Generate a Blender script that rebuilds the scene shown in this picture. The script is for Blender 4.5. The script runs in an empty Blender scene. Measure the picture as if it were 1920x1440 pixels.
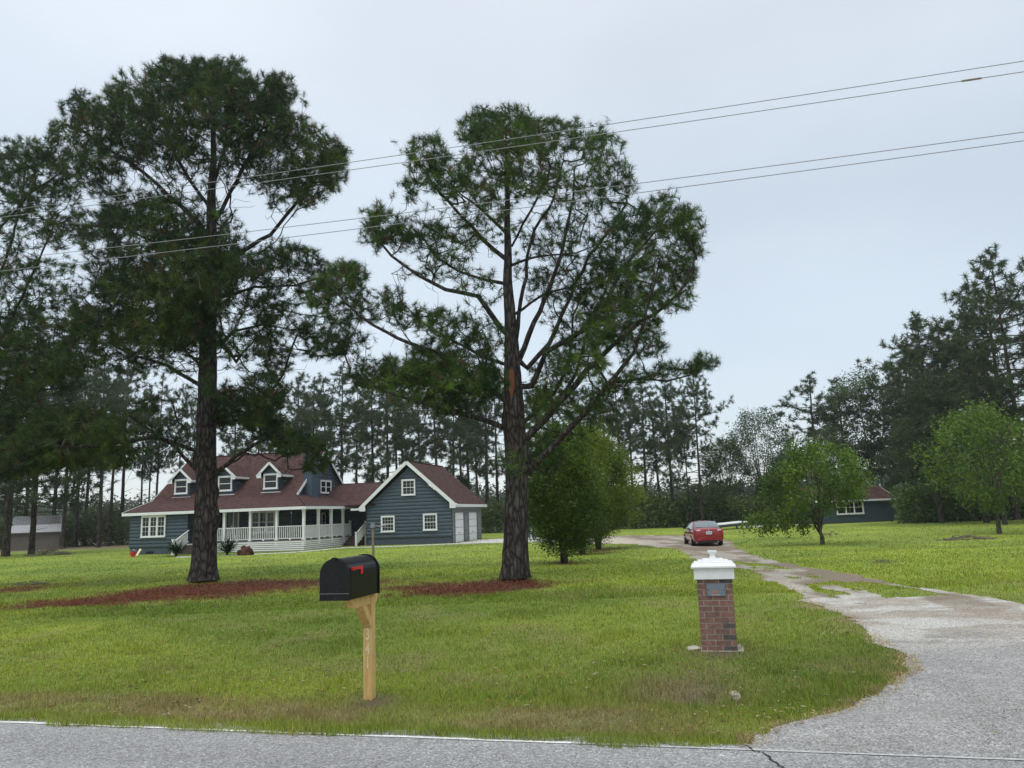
import bpy, math, random
import numpy as np
from mathutils import Vector
rng = np.random.default_rng(7); random.seed(7)
sc = bpy.context.scene; C = sc.collection
# ---------------------------------------------------------------- camera, world, sun, exposure
FPX = 1443.0; PITCH = 0.1673; ROLL = -0.0357; EYE = 1.7513
cam = bpy.data.objects.new('camera', bpy.data.cameras.new('camera')); C.objects.link(cam)
cam.location = (0, 0, EYE)
def rotm(p, r):
    a = math.pi/2+p; c, s = math.cos, math.sin
    return np.array([[1,0,0],[0,c(a),-s(a)],[0,s(a),c(a)]]) @ np.array([[c(r),-s(r),0],[s(r),c(r),0],[0,0,1]])
M = rotm(PITCH, ROLL)
from mathutils import Matrix
cam.matrix_world = Matrix.Translation((0,0,EYE)) @ Matrix(M.tolist()).to_4x4()
cam.data.sensor_width = 36; cam.data.lens = 36*FPX/1920
cam.data.clip_start = 0.1; cam.data.clip_end = 6000
sc.camera = cam
sc.view_settings.view_transform = 'Standard'; sc.view_settings.look = 'None'
sc.view_settings.exposure = 0.0; sc.view_settings.gamma = 1; sc.view_settings.use_curve_mapping = False
SUN_EL = math.radians(62); SUN_AZ = math.radians(205)   # azimuth measured from +Y clockwise
w = bpy.data.worlds.new('World'); sc.world = w; w.use_nodes = True
nt = w.node_tree; nt.nodes.clear()
def N(nt, t, **k):
    n = nt.nodes.new(t)
    for a, b in k.items():
        if a == 'ins':
            for i, v in b.items(): n.inputs[i].default_value = v
        else: setattr(n, a, b)
    return n
def ramp(nt, stops, interp='LINEAR'):
    r = N(nt, 'ShaderNodeValToRGB'); e = r.color_ramp.elements; r.color_ramp.interpolation = interp
    while len(e) < len(stops): e.new(0.5)
    for i, (p, c) in enumerate(stops): e[i].position = p; e[i].color = (*c, 1) if len(c) == 3 else c
    return r
out = N(nt, 'ShaderNodeOutputWorld'); sky = N(nt, 'ShaderNodeTexSky', sky_type='NISHITA', sun_disc=False)
sky.sun_elevation = SUN_EL; sky.sun_rotation = SUN_AZ
b1 = N(nt, 'ShaderNodeBackground'); b1.inputs[1].default_value = 0.05
nt.links.new(sky.outputs[0], b1.inputs[0])
tc = N(nt, 'ShaderNodeTexCoord'); sep = N(nt, 'ShaderNodeSeparateXYZ'); nt.links.new(tc.outputs['Generated'], sep.inputs[0])
mp = N(nt, 'ShaderNodeMapping'); mp.inputs['Scale'].default_value = (1.6, 1.6, 3.2); nt.links.new(tc.outputs['Generated'], mp.inputs[0])
cn = N(nt, 'ShaderNodeTexNoise'); cn.inputs['Scale'].default_value = 1.1; cn.inputs['Detail'].default_value = 4; cn.inputs['Roughness'].default_value = .45
nt.links.new(mp.outputs[0], cn.inputs['Vector'])
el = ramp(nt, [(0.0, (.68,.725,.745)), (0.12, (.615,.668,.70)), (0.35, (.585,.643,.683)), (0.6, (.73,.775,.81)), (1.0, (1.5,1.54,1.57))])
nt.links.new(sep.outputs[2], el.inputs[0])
cr = ramp(nt, [(0.3, (.87,.87,.88)), (0.7, (1.08,1.08,1.075))]); nt.links.new(cn.outputs[0], cr.inputs[0])
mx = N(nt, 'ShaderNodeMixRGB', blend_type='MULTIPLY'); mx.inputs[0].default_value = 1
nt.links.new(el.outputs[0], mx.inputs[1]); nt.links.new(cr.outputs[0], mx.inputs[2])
# the cloud layer is a little darker towards the right-hand (east) side
sx = N(nt, 'ShaderNodeMapRange'); sx.inputs[1].default_value = -.7; sx.inputs[2].default_value = .7; sx.inputs[3].default_value = 1.08; sx.inputs[4].default_value = .88
nt.links.new(sep.outputs[0], sx.inputs[0])
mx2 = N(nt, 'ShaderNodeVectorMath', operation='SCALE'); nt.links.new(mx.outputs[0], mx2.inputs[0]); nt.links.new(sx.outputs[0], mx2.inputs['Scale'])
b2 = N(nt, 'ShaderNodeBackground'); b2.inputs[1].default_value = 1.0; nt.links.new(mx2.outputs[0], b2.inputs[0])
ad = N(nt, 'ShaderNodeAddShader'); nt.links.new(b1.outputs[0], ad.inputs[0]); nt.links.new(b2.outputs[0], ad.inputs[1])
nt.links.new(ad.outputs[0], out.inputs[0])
sd = bpy.data.lights.new('sun', 'SUN'); sd.energy = 1.0; sd.angle = math.radians(25); sd.color = (1, .97, .92)
so = bpy.data.objects.new('sun', sd); C.objects.link(so)
sv = Vector((math.sin(SUN_AZ)*math.cos(SUN_EL), math.cos(SUN_AZ)*math.cos(SUN_EL), math.sin(SUN_EL)))
so.rotation_euler = sv.to_track_quat('Z', 'Y').to_euler()
# ---------------------------------------------------------------- noise and terrain
_tab = np.random.default_rng(3).random((256, 256))
def vnoise(x, y):
    x = np.asarray(x, float); y = np.asarray(y, float)
    xi = np.floor(x).astype(int); yi = np.floor(y).astype(int); fx = x-xi; fy = y-yi
    fx = fx*fx*(3-2*fx); fy = fy*fy*(3-2*fy)
    a = _tab[xi % 256, yi % 256]; b = _tab[(xi+1) % 256, yi % 256]; c = _tab[xi % 256, (yi+1) % 256]; d = _tab[(xi+1) % 256, (yi+1) % 256]
    return a*(1-fx)*(1-fy)+b*fx*(1-fy)+c*(1-fx)*fy+d*fx*fy
def fbm(x, y, o=4):
    s = 0; a = .5; t = 0
    for i in range(o): s = s+a*vnoise(x*2**i+17*i, y*2**i+31*i); t += a; a *= .5
    return s/t
def sstep(a, b, x):
    t = np.clip((np.asarray(x, float)-a)/(b-a), 0, 1); return t*t*(3-2*t)
RL = np.array([-4.89, 7.58]); RD = np.array([.9703, -.2417]); RN = np.array([.2417, .9703])   # road edge line: point, direction, normal away from camera
def road_dist(x, y): return (np.asarray(x)-RL[0])*RN[0]+(np.asarray(y)-RL[1])*RN[1]
def gz(x, y):
    x = np.asarray(x, float); y = np.asarray(y, float); rd = road_dist(x, y)
    z = -.4*sstep(16, 40, y)+.035*(fbm(x*.5+5, y*.5, 3)-.5)*sstep(.5, 3, rd)
    z = z-.13*np.exp(-((x-1.35)/1.5)**2-((rd-1.65)/.38)**2)+.03*np.exp(-((rd-.7)/.3)**2)*(x < 3.5)
    for tx, ty, hh, ww in ((-11.0, 27.4, .16, 1.2), (0.0, 22.7, .15, 1.1), (-1.55, 8.02, .07, .16), (-1.25, 7.93, .03, .2)):
        z = z+hh*np.exp(-((x-tx)**2+(y-ty)**2)/ww**2)
    return z*sstep(-.02, .5, rd)
def ray(px, py): return M @ np.array([(px-960)/FPX, -(py-720)/FPX, -1.0])
def gnd(px, py):
    d = ray(px, py); lo = 0; t = None; z = 0.0
    for i in range(30):
        t = (z-EYE)/d[2]; p = d*t; z = .5*z+.5*float(gz(p[0], p[1]))
    return np.array([p[0], p[1], float(gz(p[0], p[1]))])
def atd(px, py, Y):
    d = ray(px, py); return d*(Y/d[1])+np.array([0, 0, EYE])
# ---------------------------------------------------------------- materials
def newmat(name):
    m = bpy.data.materials.new(name); m.use_nodes = True; m.node_tree.nodes.clear()
    o = N(m.node_tree, 'ShaderNodeOutputMaterial'); b = N(m.node_tree, 'ShaderNodeBsdfPrincipled')
    m.node_tree.links.new(b.outputs[0], o.inputs[0]); return m, m.node_tree, b, o
def simple(name, col, rough=.6, var=.12, scale=6, bump=0, metal=0, coat=0, stretch=(1,1,1), coord='Object', spec=.5):
    m, nt, b, o = newmat(name)
    tc = N(nt, 'ShaderNodeTexCoord'); mp = N(nt, 'ShaderNodeMapping'); mp.inputs['Scale'].default_value = stretch
    nt.links.new(tc.outputs[coord], mp.inputs[0])
    n = N(nt, 'ShaderNodeTexNoise'); n.inputs['Scale'].default_value = scale; n.inputs['Detail'].default_value = 6; nt.links.new(mp.outputs[0], n.inputs['Vector'])
    c0 = [max(0, c*(1-var)) for c in col]; c1 = [min(1, c*(1+var)) for c in col]
    r = ramp(nt, [(.3, c0), (.7, c1)]); nt.links.new(n.outputs[0], r.inputs[0]); nt.links.new(r.outputs[0], b.inputs['Base Color'])
    b.inputs['Roughness'].default_value = rough; b.inputs['Metallic'].default_value = metal; b.inputs['Coat Weight'].default_value = coat
    b.inputs['Specular IOR Level'].default_value = spec
    if bump:
        bp = N(nt, 'ShaderNodeBump'); bp.inputs['Strength'].default_value = bump; bp.inputs['Distance'].default_value = .02
        nt.links.new(n.outputs[0], bp.inputs['Height']); nt.links.new(bp.outputs[0], b.inputs['Normal'])
    return m
def attr_mat(name, rough=.9, scale=60, lo=.7, hi=1.25, bump=.4, fine=300, vor=False, bd=.01):
    m, nt, b, o = newmat(name)
    a = N(nt, 'ShaderNodeVertexColor', layer_name='Col'); tc = N(nt, 'ShaderNodeTexCoord')
    n = N(nt, 'ShaderNodeTexNoise'); n.inputs['Scale'].default_value = scale; n.inputs['Detail'].default_value = 5; n.inputs['Roughness'].default_value = .7
    nt.links.new(tc.outputs['Object'], n.inputs['Vector'])
    r = ramp(nt, [(.3, (lo,)*3), (.7, (hi,)*3)]); nt.links.new(n.outputs[0], r.inputs[0])
    mx = N(nt, 'ShaderNodeMixRGB', blend_type='MULTIPLY'); mx.inputs[0].default_value = 1
    nt.links.new(a.outputs[0], mx.inputs[1]); nt.links.new(r.outputs[0], mx.inputs[2]); last = mx
    hs = n.outputs[0]
    if vor:
        v = N(nt, 'ShaderNodeTexVoronoi'); v.inputs['Scale'].default_value = fine; nt.links.new(tc.outputs['Object'], v.inputs['Vector'])
        sp = N(nt, 'ShaderNodeSeparateColor'); nt.links.new(v.outputs['Color'], sp.inputs[0])
        r2 = ramp(nt, [(0, (.5,.5,.51)), (.3, (.86,.86,.86)), (.8, (1.08,1.08,1.08)), (1, (1.7,1.7,1.66))]); nt.links.new(sp.outputs[0], r2.inputs[0])
        m2 = N(nt, 'ShaderNodeMixRGB', blend_type='MULTIPLY'); m2.inputs[0].default_value = 1
        nt.links.new(mx.outputs[0], m2.inputs[1]); nt.links.new(r2.outputs[0], m2.inputs[2]); last = m2; hs = v.outputs['Distance']
    nt.links.new(last.outputs[0], b.inputs['Base Color']); b.inputs['Roughness'].default_value = rough; b.inputs['Specular IOR Level'].default_value = .25
    bp = N(nt, 'ShaderNodeBump'); bp.inputs['Strength'].default_value = bump; bp.inputs['Distance'].default_value = bd
    nt.links.new(hs, bp.inputs['Height']); nt.links.new(bp.outputs[0], b.inputs['Normal'])
    return m
def leaf_mat(name, trans=.25):
    m = bpy.data.materials.new(name); m.use_nodes = True; nt = m.node_tree; nt.nodes.clear()
    o = N(nt, 'ShaderNodeOutputMaterial'); a = N(nt, 'ShaderNodeVertexColor', layer_name='Col')
    d = N(nt, 'ShaderNodeBsdfPrincipled'); d.inputs['Roughness'].default_value = .55; d.inputs['Specular IOR Level'].default_value = .25
    t = N(nt, 'ShaderNodeBsdfTranslucent'); mx = N(nt, 'ShaderNodeMixShader'); mx.inputs[0].default_value = trans
    nt.links.new(a.outputs[0], d.inputs['Base Color']); nt.links.new(a.outputs[0], t.inputs[0])
    nt.links.new(d.outputs[0], mx.inputs[1]); nt.links.new(t.outputs[0], mx.inputs[2]); nt.links.new(mx.outputs[0], o.inputs[0]); return m
def bark_mat(name, c0, c1, scale=9):
    m, nt, b, o = newmat(name); tc = N(nt, 'ShaderNodeTexCoord'); mp = N(nt, 'ShaderNodeMapping'); mp.inputs['Scale'].default_value = (1, 1, .28)
    nt.links.new(tc.outputs['Object'], mp.inputs[0])
    n0 = N(nt, 'ShaderNodeTexNoise'); n0.inputs['Scale'].default_value = 6; nt.links.new(mp.outputs[0], n0.inputs['Vector'])
    mxv = N(nt, 'ShaderNodeMixRGB'); mxv.inputs[0].default_value = .12; nt.links.new(mp.outputs[0], mxv.inputs[1]); nt.links.new(n0.outputs['Color'], mxv.inputs[2])
    v = N(nt, 'ShaderNodeTexVoronoi', feature='DISTANCE_TO_EDGE'); v.inputs['Scale'].default_value = scale; nt.links.new(mxv.outputs[0], v.inputs['Vector'])
    n = N(nt, 'ShaderNodeTexNoise'); n.inputs['Scale'].default_value = 30; n.inputs['Detail'].default_value = 6; nt.links.new(mp.outputs[0], n.inputs['Vector'])
    r = ramp(nt, [(0, tuple(c*.35 for c in c0)), (.12, c0), (.4, c1)]); nt.links.new(v.outputs[0], r.inputs[0])
    r2 = ramp(nt, [(.3, (.6,.6,.6)), (.7, (1.35,1.3,1.25))]); nt.links.new(n.outputs[0], r2.inputs[0])
    mx = N(nt, 'ShaderNodeMixRGB', blend_type='MULTIPLY'); mx.inputs[0].default_value = 1; nt.links.new(r.outputs[0], mx.inputs[1]); nt.links.new(r2.outputs[0], mx.inputs[2])
    nt.links.new(mx.outputs[0], b.inputs['Base Color']); b.inputs['Roughness'].default_value = .95; b.inputs['Specular IOR Level'].default_value = .15
    bp = N(nt, 'ShaderNodeBump'); bp.inputs['Strength'].default_value = .8; bp.inputs['Distance'].default_value = .05
    nt.links.new(v.outputs[0], bp.inputs['Height']); nt.links.new(bp.outputs[0], b.inputs['Normal']); return m
def brick_like(name, mode):
    m, nt, b, o = newmat(name); tc = N(nt, 'ShaderNodeTexCoord'); t = N(nt, 'ShaderNodeTexBrick')
    nt.links.new(tc.outputs['UV'], t.inputs['Vector'])
    n = N(nt, 'ShaderNodeTexNoise'); n.inputs['Scale'].default_value = 3 if mode == 'shingle' else 22; n.inputs['Detail'].default_value = 8; nt.links.new(tc.outputs['Object'], n.inputs['Vector'])
    if mode == 'shingle':
        t.inputs['Scale'].default_value = 1; t.inputs['Brick Width'].default_value = .32; t.inputs['Row Height'].default_value = .16; t.inputs['Mortar Size'].default_value = .012
        t.inputs['Color1'].default_value = (.060,.033,.029,1); t.inputs['Color2'].default_value = (.108,.058,.050,1); t.inputs['Mortar'].default_value = (.045,.024,.022,1); b.inputs['Roughness'].default_value = .95
    elif mode == 'painted':
        t.inputs['Scale'].default_value = 1; t.inputs['Brick Width'].default_value = .22; t.inputs['Row Height'].default_value = .075; t.inputs['Mortar Size'].default_value = .008
        t.inputs['Color1'].default_value = (.075,.11,.145,1); t.inputs['Color2'].default_value = (.09,.125,.16,1); t.inputs['Mortar'].default_value = (.05,.075,.1,1); b.inputs['Roughness'].default_value = .7
    r2 = ramp(nt, [(.25, (.72,.72,.72)), (.75, (1.25,1.25,1.25))]); nt.links.new(n.outputs[0], r2.inputs[0])
    mx = N(nt, 'ShaderNodeMixRGB', blend_type='MULTIPLY'); mx.inputs[0].default_value = 1; nt.links.new(t.outputs[0], mx.inputs[1]); nt.links.new(r2.outputs[0], mx.inputs[2])
    nt.links.new(mx.outputs[0], b.inputs['Base Color']); b.inputs['Specular IOR Level'].default_value = .2
    bp = N(nt, 'ShaderNodeBump'); bp.inputs['Strength'].default_value = .6; bp.inputs['Distance'].default_value = .015; bp.invert = True
    nt.links.new(t.outputs['Fac'], bp.inputs['Height']); nt.links.new(bp.outputs[0], b.inputs['Normal']); return m
MT = dict(
 white=simple('white_paint', (.78,.79,.78), .5, .05, 8), siding=simple('blue_grey_siding', (.046,.072,.095), .6, .16, 3, .15, stretch=(.4,.4,3)),
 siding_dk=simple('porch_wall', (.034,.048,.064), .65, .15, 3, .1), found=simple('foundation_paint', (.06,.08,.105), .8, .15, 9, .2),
 greywall=simple('grey_siding', (.20,.21,.215), .7, .12, 4, .15, stretch=(.4,.4,3)), shingle=brick_like('shingles', 'shingle'), painted=brick_like('painted_brick', 'painted'),
 glass=simple('window_glass', (.010,.013,.015), .08, .3, 1.5, spec=.35), deck=simple('deck_boards', (.16,.15,.14), .8, .2, 5), steps=simple('step_wood', (.07,.045,.035), .8, .2, 5),
 teal=simple('teal_paint', (.02,.10,.10), .5, .1, 4), concrete=simple('concrete', (.55,.54,.51), .9, .12, 5, .2),
 gdoor=simple('garage_door_paint', (.84,.85,.85), .5, .03, 4), black=simple('black_enamel', (.006,.006,.007), .33, .4, 30, 0, spec=.28),
 red=simple('red_plastic', (.6,.02,.03), .4, .1, 9), wood=simple('treated_wood', (.70,.45,.17), .75, .2, 5, .25, stretch=(9,9,.7)),
 carve=simple('carved_wood', (.85,.70,.42), .8, .1, 9), greywood=simple('weathered_wood', (.22,.18,.12), .85, .25, 6, .2, stretch=(8,8,.8)),
 rubber=simple('rubber', (.012,.012,.012), .8, .2, 20), carpaint=simple('red_car_paint', (.30,.006,.018), .25, .05, 2, coat=.8), carglass=simple('car_glass', (.13,.18,.19), .04, .3, 1.2, spec=1.0),
 chrome=simple('chrome', (.6,.6,.62), .2, .05, 4, metal=1), taillight=simple('tail_light', (.5,.03,.03), .15, .1, 6, coat=.5), lens=simple('clear_lens', (.75,.6,.6), .15, .1, 6, coat=.5),
 plate=simple('licence_plate', (.7,.74,.8), .4, .05, 6), plateink=simple('plate_ink', (.08,.12,.3), .5, .1, 6),
 slate=simple('sign_slate', (.16,.19,.23), .5, .1, 8), orange=simple('orange_ink', (.75,.22,.03), .5, .05, 8), palepaint=simple('pale_ink', (.6,.6,.4), .5, .05, 8),
 metalroof=simple('metal_roofing', (.29,.30,.32), .4, .08, 3, metal=.3), tan=simple('shed_siding', (.15,.13,.11), .8, .15, 4), stump=simple('rotten_wood', (.085,.032,.02), .95, .4, 9, .8),
 wire=simple('power_cable', (.24,.24,.25), .6, .1, 8), rock=simple('rock', (.5,.46,.38), .9, .25, 12, .6), deadwood=simple('dead_wood', (.17,.14,.11), .95, .3, 14, .4),
 pipe=simple('pipe_concrete', (.42,.38,.30), .9, .2, 9, .5), mortar=simple('mortar', (.42,.37,.32), .95, .15, 40, .3),
 bark=bark_mat('pine_bark', (.060,.052,.048), (.120,.108,.101)), bark2=bark_mat('far_bark', (.06,.05,.043), (.10,.085,.075), 5), bark3=bark_mat('grey_bark', (.10,.085,.07), (.17,.15,.125), 14),
 barkred=simple('stripped_bark', (.20,.075,.035), .9, .3, 14, .4),
 needle=leaf_mat('pine_needles', .2), leaf=leaf_mat('leaves', .3), grass=leaf_mat('grass_blades', .3),
 lawn=attr_mat('lawn_soil', scale=45, lo=.55, hi=1.35, bump=.5, bd=.02), asphalt=attr_mat('asphalt', scale=9, lo=.84, hi=1.12, bump=.5, fine=80, vor=True, bd=.004),
)
def dusty(m, scale=38, lo=.60, col=(.10,.10,.09)):
    nt = m.node_tree; b = [n for n in nt.nodes if n.type == 'BSDF_PRINCIPLED'][0]; src = b.inputs['Base Color'].links[0].from_socket; tc = N(nt, 'ShaderNodeTexCoord'); n = N(nt, 'ShaderNodeTexNoise'); n.inputs['Scale'].default_value = scale; n.inputs['Detail'].default_value = 8; n.inputs['Roughness'].default_value = .75
    nt.links.new(tc.outputs['Object'], n.inputs['Vector']); r = ramp(nt, [(lo, (0,0,0)), (lo+.14, (.8,.8,.8))]); nt.links.new(n.outputs[0], r.inputs[0]); mx = N(nt, 'ShaderNodeMixRGB'); mx.inputs[2].default_value = (*col, 1)
    nt.links.new(r.outputs[0], mx.inputs[0]); nt.links.new(src, mx.inputs[1]); nt.links.new(mx.outputs[0], b.inputs['Base Color'])
dusty(MT['black']); dusty(MT['white'], 5, .56, (.56,.56,.52)); dusty(MT['wood'], 7, .58, (.42,.26,.10)); dusty(MT['siding'], 2.5, .5, (.065,.09,.11))
# ---------------------------------------------------------------- mesh helpers
class MB:
    def __init__(s): s.v = []; s.f = []; s.uv = []; s.smooth = False; s.mi = []
    def face(s, pts, uv=None):
        i = len(s.v); s.v += [tuple(map(float, p)) for p in pts]; s.f.append(tuple(range(i, i+len(pts)))); s.uv += (uv or [(0, 0)]*len(pts))
    def hexa(s, b, t):   # b, t: four bottom, four top points in order
        s.face(b[::-1]); s.face(t)
        for i in range(4): j = (i+1) % 4; s.face([b[i], b[j], t[j], t[i]])
    def box(s, x0, x1, y0, y1, z0, z1):
        s.hexa([(x0,y0,z0),(x1,y0,z0),(x1,y1,z0),(x0,y1,z0)], [(x0,y0,z1),(x1,y0,z1),(x1,y1,z1),(x0,y1,z1)])
    def bar(s, p, q, wd, ht, up=(0,0,1)):
        p = Vector(p); q = Vector(q); d = (q-p).normalized(); u = Vector(up)
        sd = d.cross(u); sd = sd.normalized() if sd.length > 1e-4 else Vector((1,0,0)); u = sd.cross(d)
        o = [(-1,-1),(1,-1),(1,1),(-1,1)]
        s.hexa([p+sd*(a*wd/2)+u*(b*ht/2) for a, b in o], [q+sd*(a*wd/2)+u*(b*ht/2) for a, b in o])
    def slab(s, poly, thick, n=None, uvs=None):   # planar polygon with thickness downwards along normal; uv in metres
        P = [Vector(p) for p in poly]; nn = (P[1]-P[0]).cross(P[2]-P[1]).normalized() if n is None else Vector(n)
        e = nn.cross(Vector((0,0,1))); e = e.normalized() if e.length > 1e-3 else Vector((1,0,0)); f = nn.cross(e)
        uv = [(p.dot(e), p.dot(f)) for p in P]; Q = [p-nn*thick for p in P]
        s.face(P, uv); s.face(Q[::-1], uv[::-1])
        for i in range(len(P)): j = (i+1) % len(P); s.face([P[i], Q[i], Q[j], P[j]])
    def tube(s, pts, rad, n=10, cap=True):
        pts = [Vector(p) for p in pts]; rings = []; t0 = (pts[1]-pts[0]).normalized()
        u = t0.orthogonal().normalized()
        for i, p in enumerate(pts):
            t = (pts[min(i+1, len(pts)-1)]-pts[max(i-1, 0)]).normalized(); u = (u-t*u.dot(t)).normalized(); v = t.cross(u); r = rad[i] if hasattr(rad, '__len__') else rad
            rings.append([p+(u*math.cos(2*math.pi*k/n)+v*math.sin(2*math.pi*k/n))*r for k in range(n)])
        i0 = len(s.v)
        for r in rings: s.v += [tuple(q) for q in r]
        for a in range(len(rings)-1):
            for k in range(n):
                k2 = (k+1) % n; s.f.append((i0+a*n+k, i0+a*n+k2, i0+(a+1)*n+k2, i0+(a+1)*n+k)); s.uv += [(0,0)]*4
        if cap: s.f.append(tuple(i0+k for k in range(n))[::-1]); s.f.append(tuple(i0+(len(rings)-1)*n+k for k in range(n))); s.uv += [(0,0)]*(2*n)
    def prism(s, prof, ax, a0, a1):   # profile polygon of 2D points extruded along axis 0/1/2
        def P(p, a):
            return (a, p[0], p[1]) if ax == 0 else ((p[0], a, p[1]) if ax == 1 else (p[0], p[1], a))
        A = [P(p, a0) for p in prof]; B = [P(p, a1) for p in prof]
        s.face(A); s.face(B[::-1])
        for i in range(len(prof)): j = (i+1) % len(prof); s.face([A[j], A[i], B[i], B[j]])
    def build(s, name, mat, parent=None, scale=1, smooth=False, bevel=0, recalc=True):
        me = bpy.data.meshes.new(name); me.from_pydata([(a*scale, b*scale, c*scale) for a, b, c in s.v], [], s.f)
        ul = me.uv_layers.new(name='UVMap'); ul.data.foreach_set('uv', np.array([(a*scale, b*scale) for a, b in s.uv], 'f').ravel())
        if recalc:
            import bmesh
            bm = bmesh.new(); bm.from_mesh(me); bmesh.ops.recalc_face_normals(bm, faces=bm.faces)
            bm.to_mesh(me); bm.free()
        me.materials.append(mat)
        if smooth:
            me.polygons.foreach_set('use_smooth', [True]*len(me.polygons))
        o = bpy.data.objects.new(name, me); C.objects.link(o)
        if parent: o.parent = parent
        if bevel:
            b = o.modifiers.new('bevel', 'BEVEL'); b.width = bevel; b.segments = 2; b.limit_method = 'ANGLE'
        return o
def np_mesh(name, verts, faces, cols=None, mat=None, parent=None, smooth=False):
    verts = np.asarray(verts, 'f'); faces = np.asarray(faces, 'i'); k = faces.shape[1]
    me = bpy.data.meshes.new(name); me.vertices.add(len(verts)); me.vertices.foreach_set('co', verts.ravel())
    me.loops.add(faces.size); me.loops.foreach_set('vertex_index', faces.ravel())
    me.polygons.add(len(faces)); me.polygons.foreach_set('loop_start', np.arange(0, faces.size, k, dtype='i'))
    if smooth: me.polygons.foreach_set('use_smooth', np.ones(len(faces), bool))
    me.update(calc_edges=True)
    if cols is not None:
        a = me.color_attributes.new('Col', 'FLOAT_COLOR', 'POINT'); c = np.ones((len(verts), 4), 'f'); c[:, :3] = cols; a.data.foreach_set('color', c.ravel())
    if mat: me.materials.append(mat)
    o = bpy.data.objects.new(name, me); C.objects.link(o)
    if parent: o.parent = parent
    return o
def tag(o, label=None, cat=None, group=None, kind=None):
    for k, v in (('label', label), ('category', cat), ('group', group), ('kind', kind)):
        if v: o[k] = v
    return o
def empty(name, loc, rz=0, label=None, cat=None, group=None):
    o = bpy.data.objects.new(name, None); C.objects.link(o); o.location = tuple(map(float, loc)); o.rotation_euler = (0, 0, rz); o.empty_display_size = .2
    return tag(o, label, cat, group)
def copy_tree(o, parent=None):
    c = o.copy(); C.objects.link(c); c.parent = parent
    for ch in list(o.children): copy_tree(ch, c)
    return c
def unit(v): return v/np.maximum(np.linalg.norm(v, axis=-1, keepdims=True), 1e-9)
# ---------------------------------------------------------------- ground masks
def inpoly(x, y, poly):
    x = np.asarray(x); y = np.asarray(y); r = np.zeros(x.shape, bool); n = len(poly)
    for i in range(n):
        (x1, y1), (x2, y2) = poly[i], poly[(i+1) % n]
        if y1 == y2: continue
        r ^= ((y1 > y) != (y2 > y)) & (x < (x2-x1)*(y-y1)/(y2-y1)+x1)
    return r
def pxpoly(pts): return [tuple(gnd(a, b)[:2]) for a, b in pts]
DRIVE = pxpoly([(1330,1412),(1400,1388),(1450,1369),(1560,1337),(1635,1310),(1680,1288),(1698,1262),(1690,1235),(1660,1205),(1625,1180),(1595,1160),(1530,1138),(1492,1116),(1440,1090),(1400,1070),(1350,1058),(1300,1046),(1270,1030),(1180,1020),(1080,1018),(1000,1016),(1000,1009),(1100,1006),(1180,1004),(1290,1003),(1365,1012),(1392,1032),(1430,1046),(1520,1066),(1600,1078),(1700,1097),(1800,1115),(1920,1134),(2100,1170),(2500,1260),(2500,1500)])
MEDIAN = pxpoly([(1505,1098),(1590,1086),(1690,1100),(1780,1118),(1680,1122),(1640,1130),(1560,1120)])
MEDIAN2 = pxpoly([(1375,1052),(1440,1058),(1500,1072),(1545,1084),(1490,1086),(1420,1070)])
def jit(x, y, a, s): return x+a*(fbm(x*s+9, y*s, 3)-.5)*2, y+a*(fbm(x*s+77, y*s+40, 3)-.5)*2
def drive_mask(x, y):
    a = .11+.008*np.clip(y, 0, 60); xx, yy = jit(x, y, a, 1.1); xx, yy = jit(xx, yy, .09, 6.0)
    m = inpoly(xx, yy, DRIVE) & (road_dist(x, y) > 0)
    md = inpoly(xx, yy, MEDIAN) | inpoly(xx, yy, MEDIAN2)
    return m, md & (fbm(x*2.3, y*1.0+3, 3) > .42)
STRAW = []
for (px, py, rx, ry, s) in [(20,1106,90,13,1.1),(385,1104,120,14,1.5),(300,1110,80,12,.8),(520,1097,130,13,1.2),(150,1130,170,8,.8),(60,1140,70,6,.6),(840,1104,130,15,1.3),(700,1094,60,10,.9),(950,1098,70,14,1.2),(1010,1098,50,8,.5),(1100,1092,60,7,.25),(1056,1056,34,5,1.2),(1115,1034,60,6,.9),(1150,1028,40,4,.7)]:
    c = gnd(px, py); e = gnd(px+rx, py); t = gnd(px, py-ry); b = gnd(px, py+ry)
    STRAW.append((c[0], c[1], max(abs(e[0]-c[0]), .3), max(abs(t[1]-b[1])/2, .3), s))
def straw_mask(x, y):
    s = 0
    for cx, cy, rx, ry, a in STRAW: s = s+a*np.exp(-((x-cx)/rx)**2*1.1-((y-cy)/ry)**2*1.1)
    n = fbm(x*.9+3, y*1.6, 4); n2 = fbm(x*3.5+3, y*4, 3); n3 = fbm(x*11, y*9, 2); return np.clip((s*1.0-.1-(1-n)*1.0-(1-n2)*1.0+.62+(n3-.5)*.8)*1.35, 0, .9)
def blob(x, y, px, py, r): c = gnd(px, py); return np.exp(-(((x-c[0])/r)**2+((y-c[1])/(r*1.2))**2))
DRYL = gnd(150, 1023)
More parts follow.
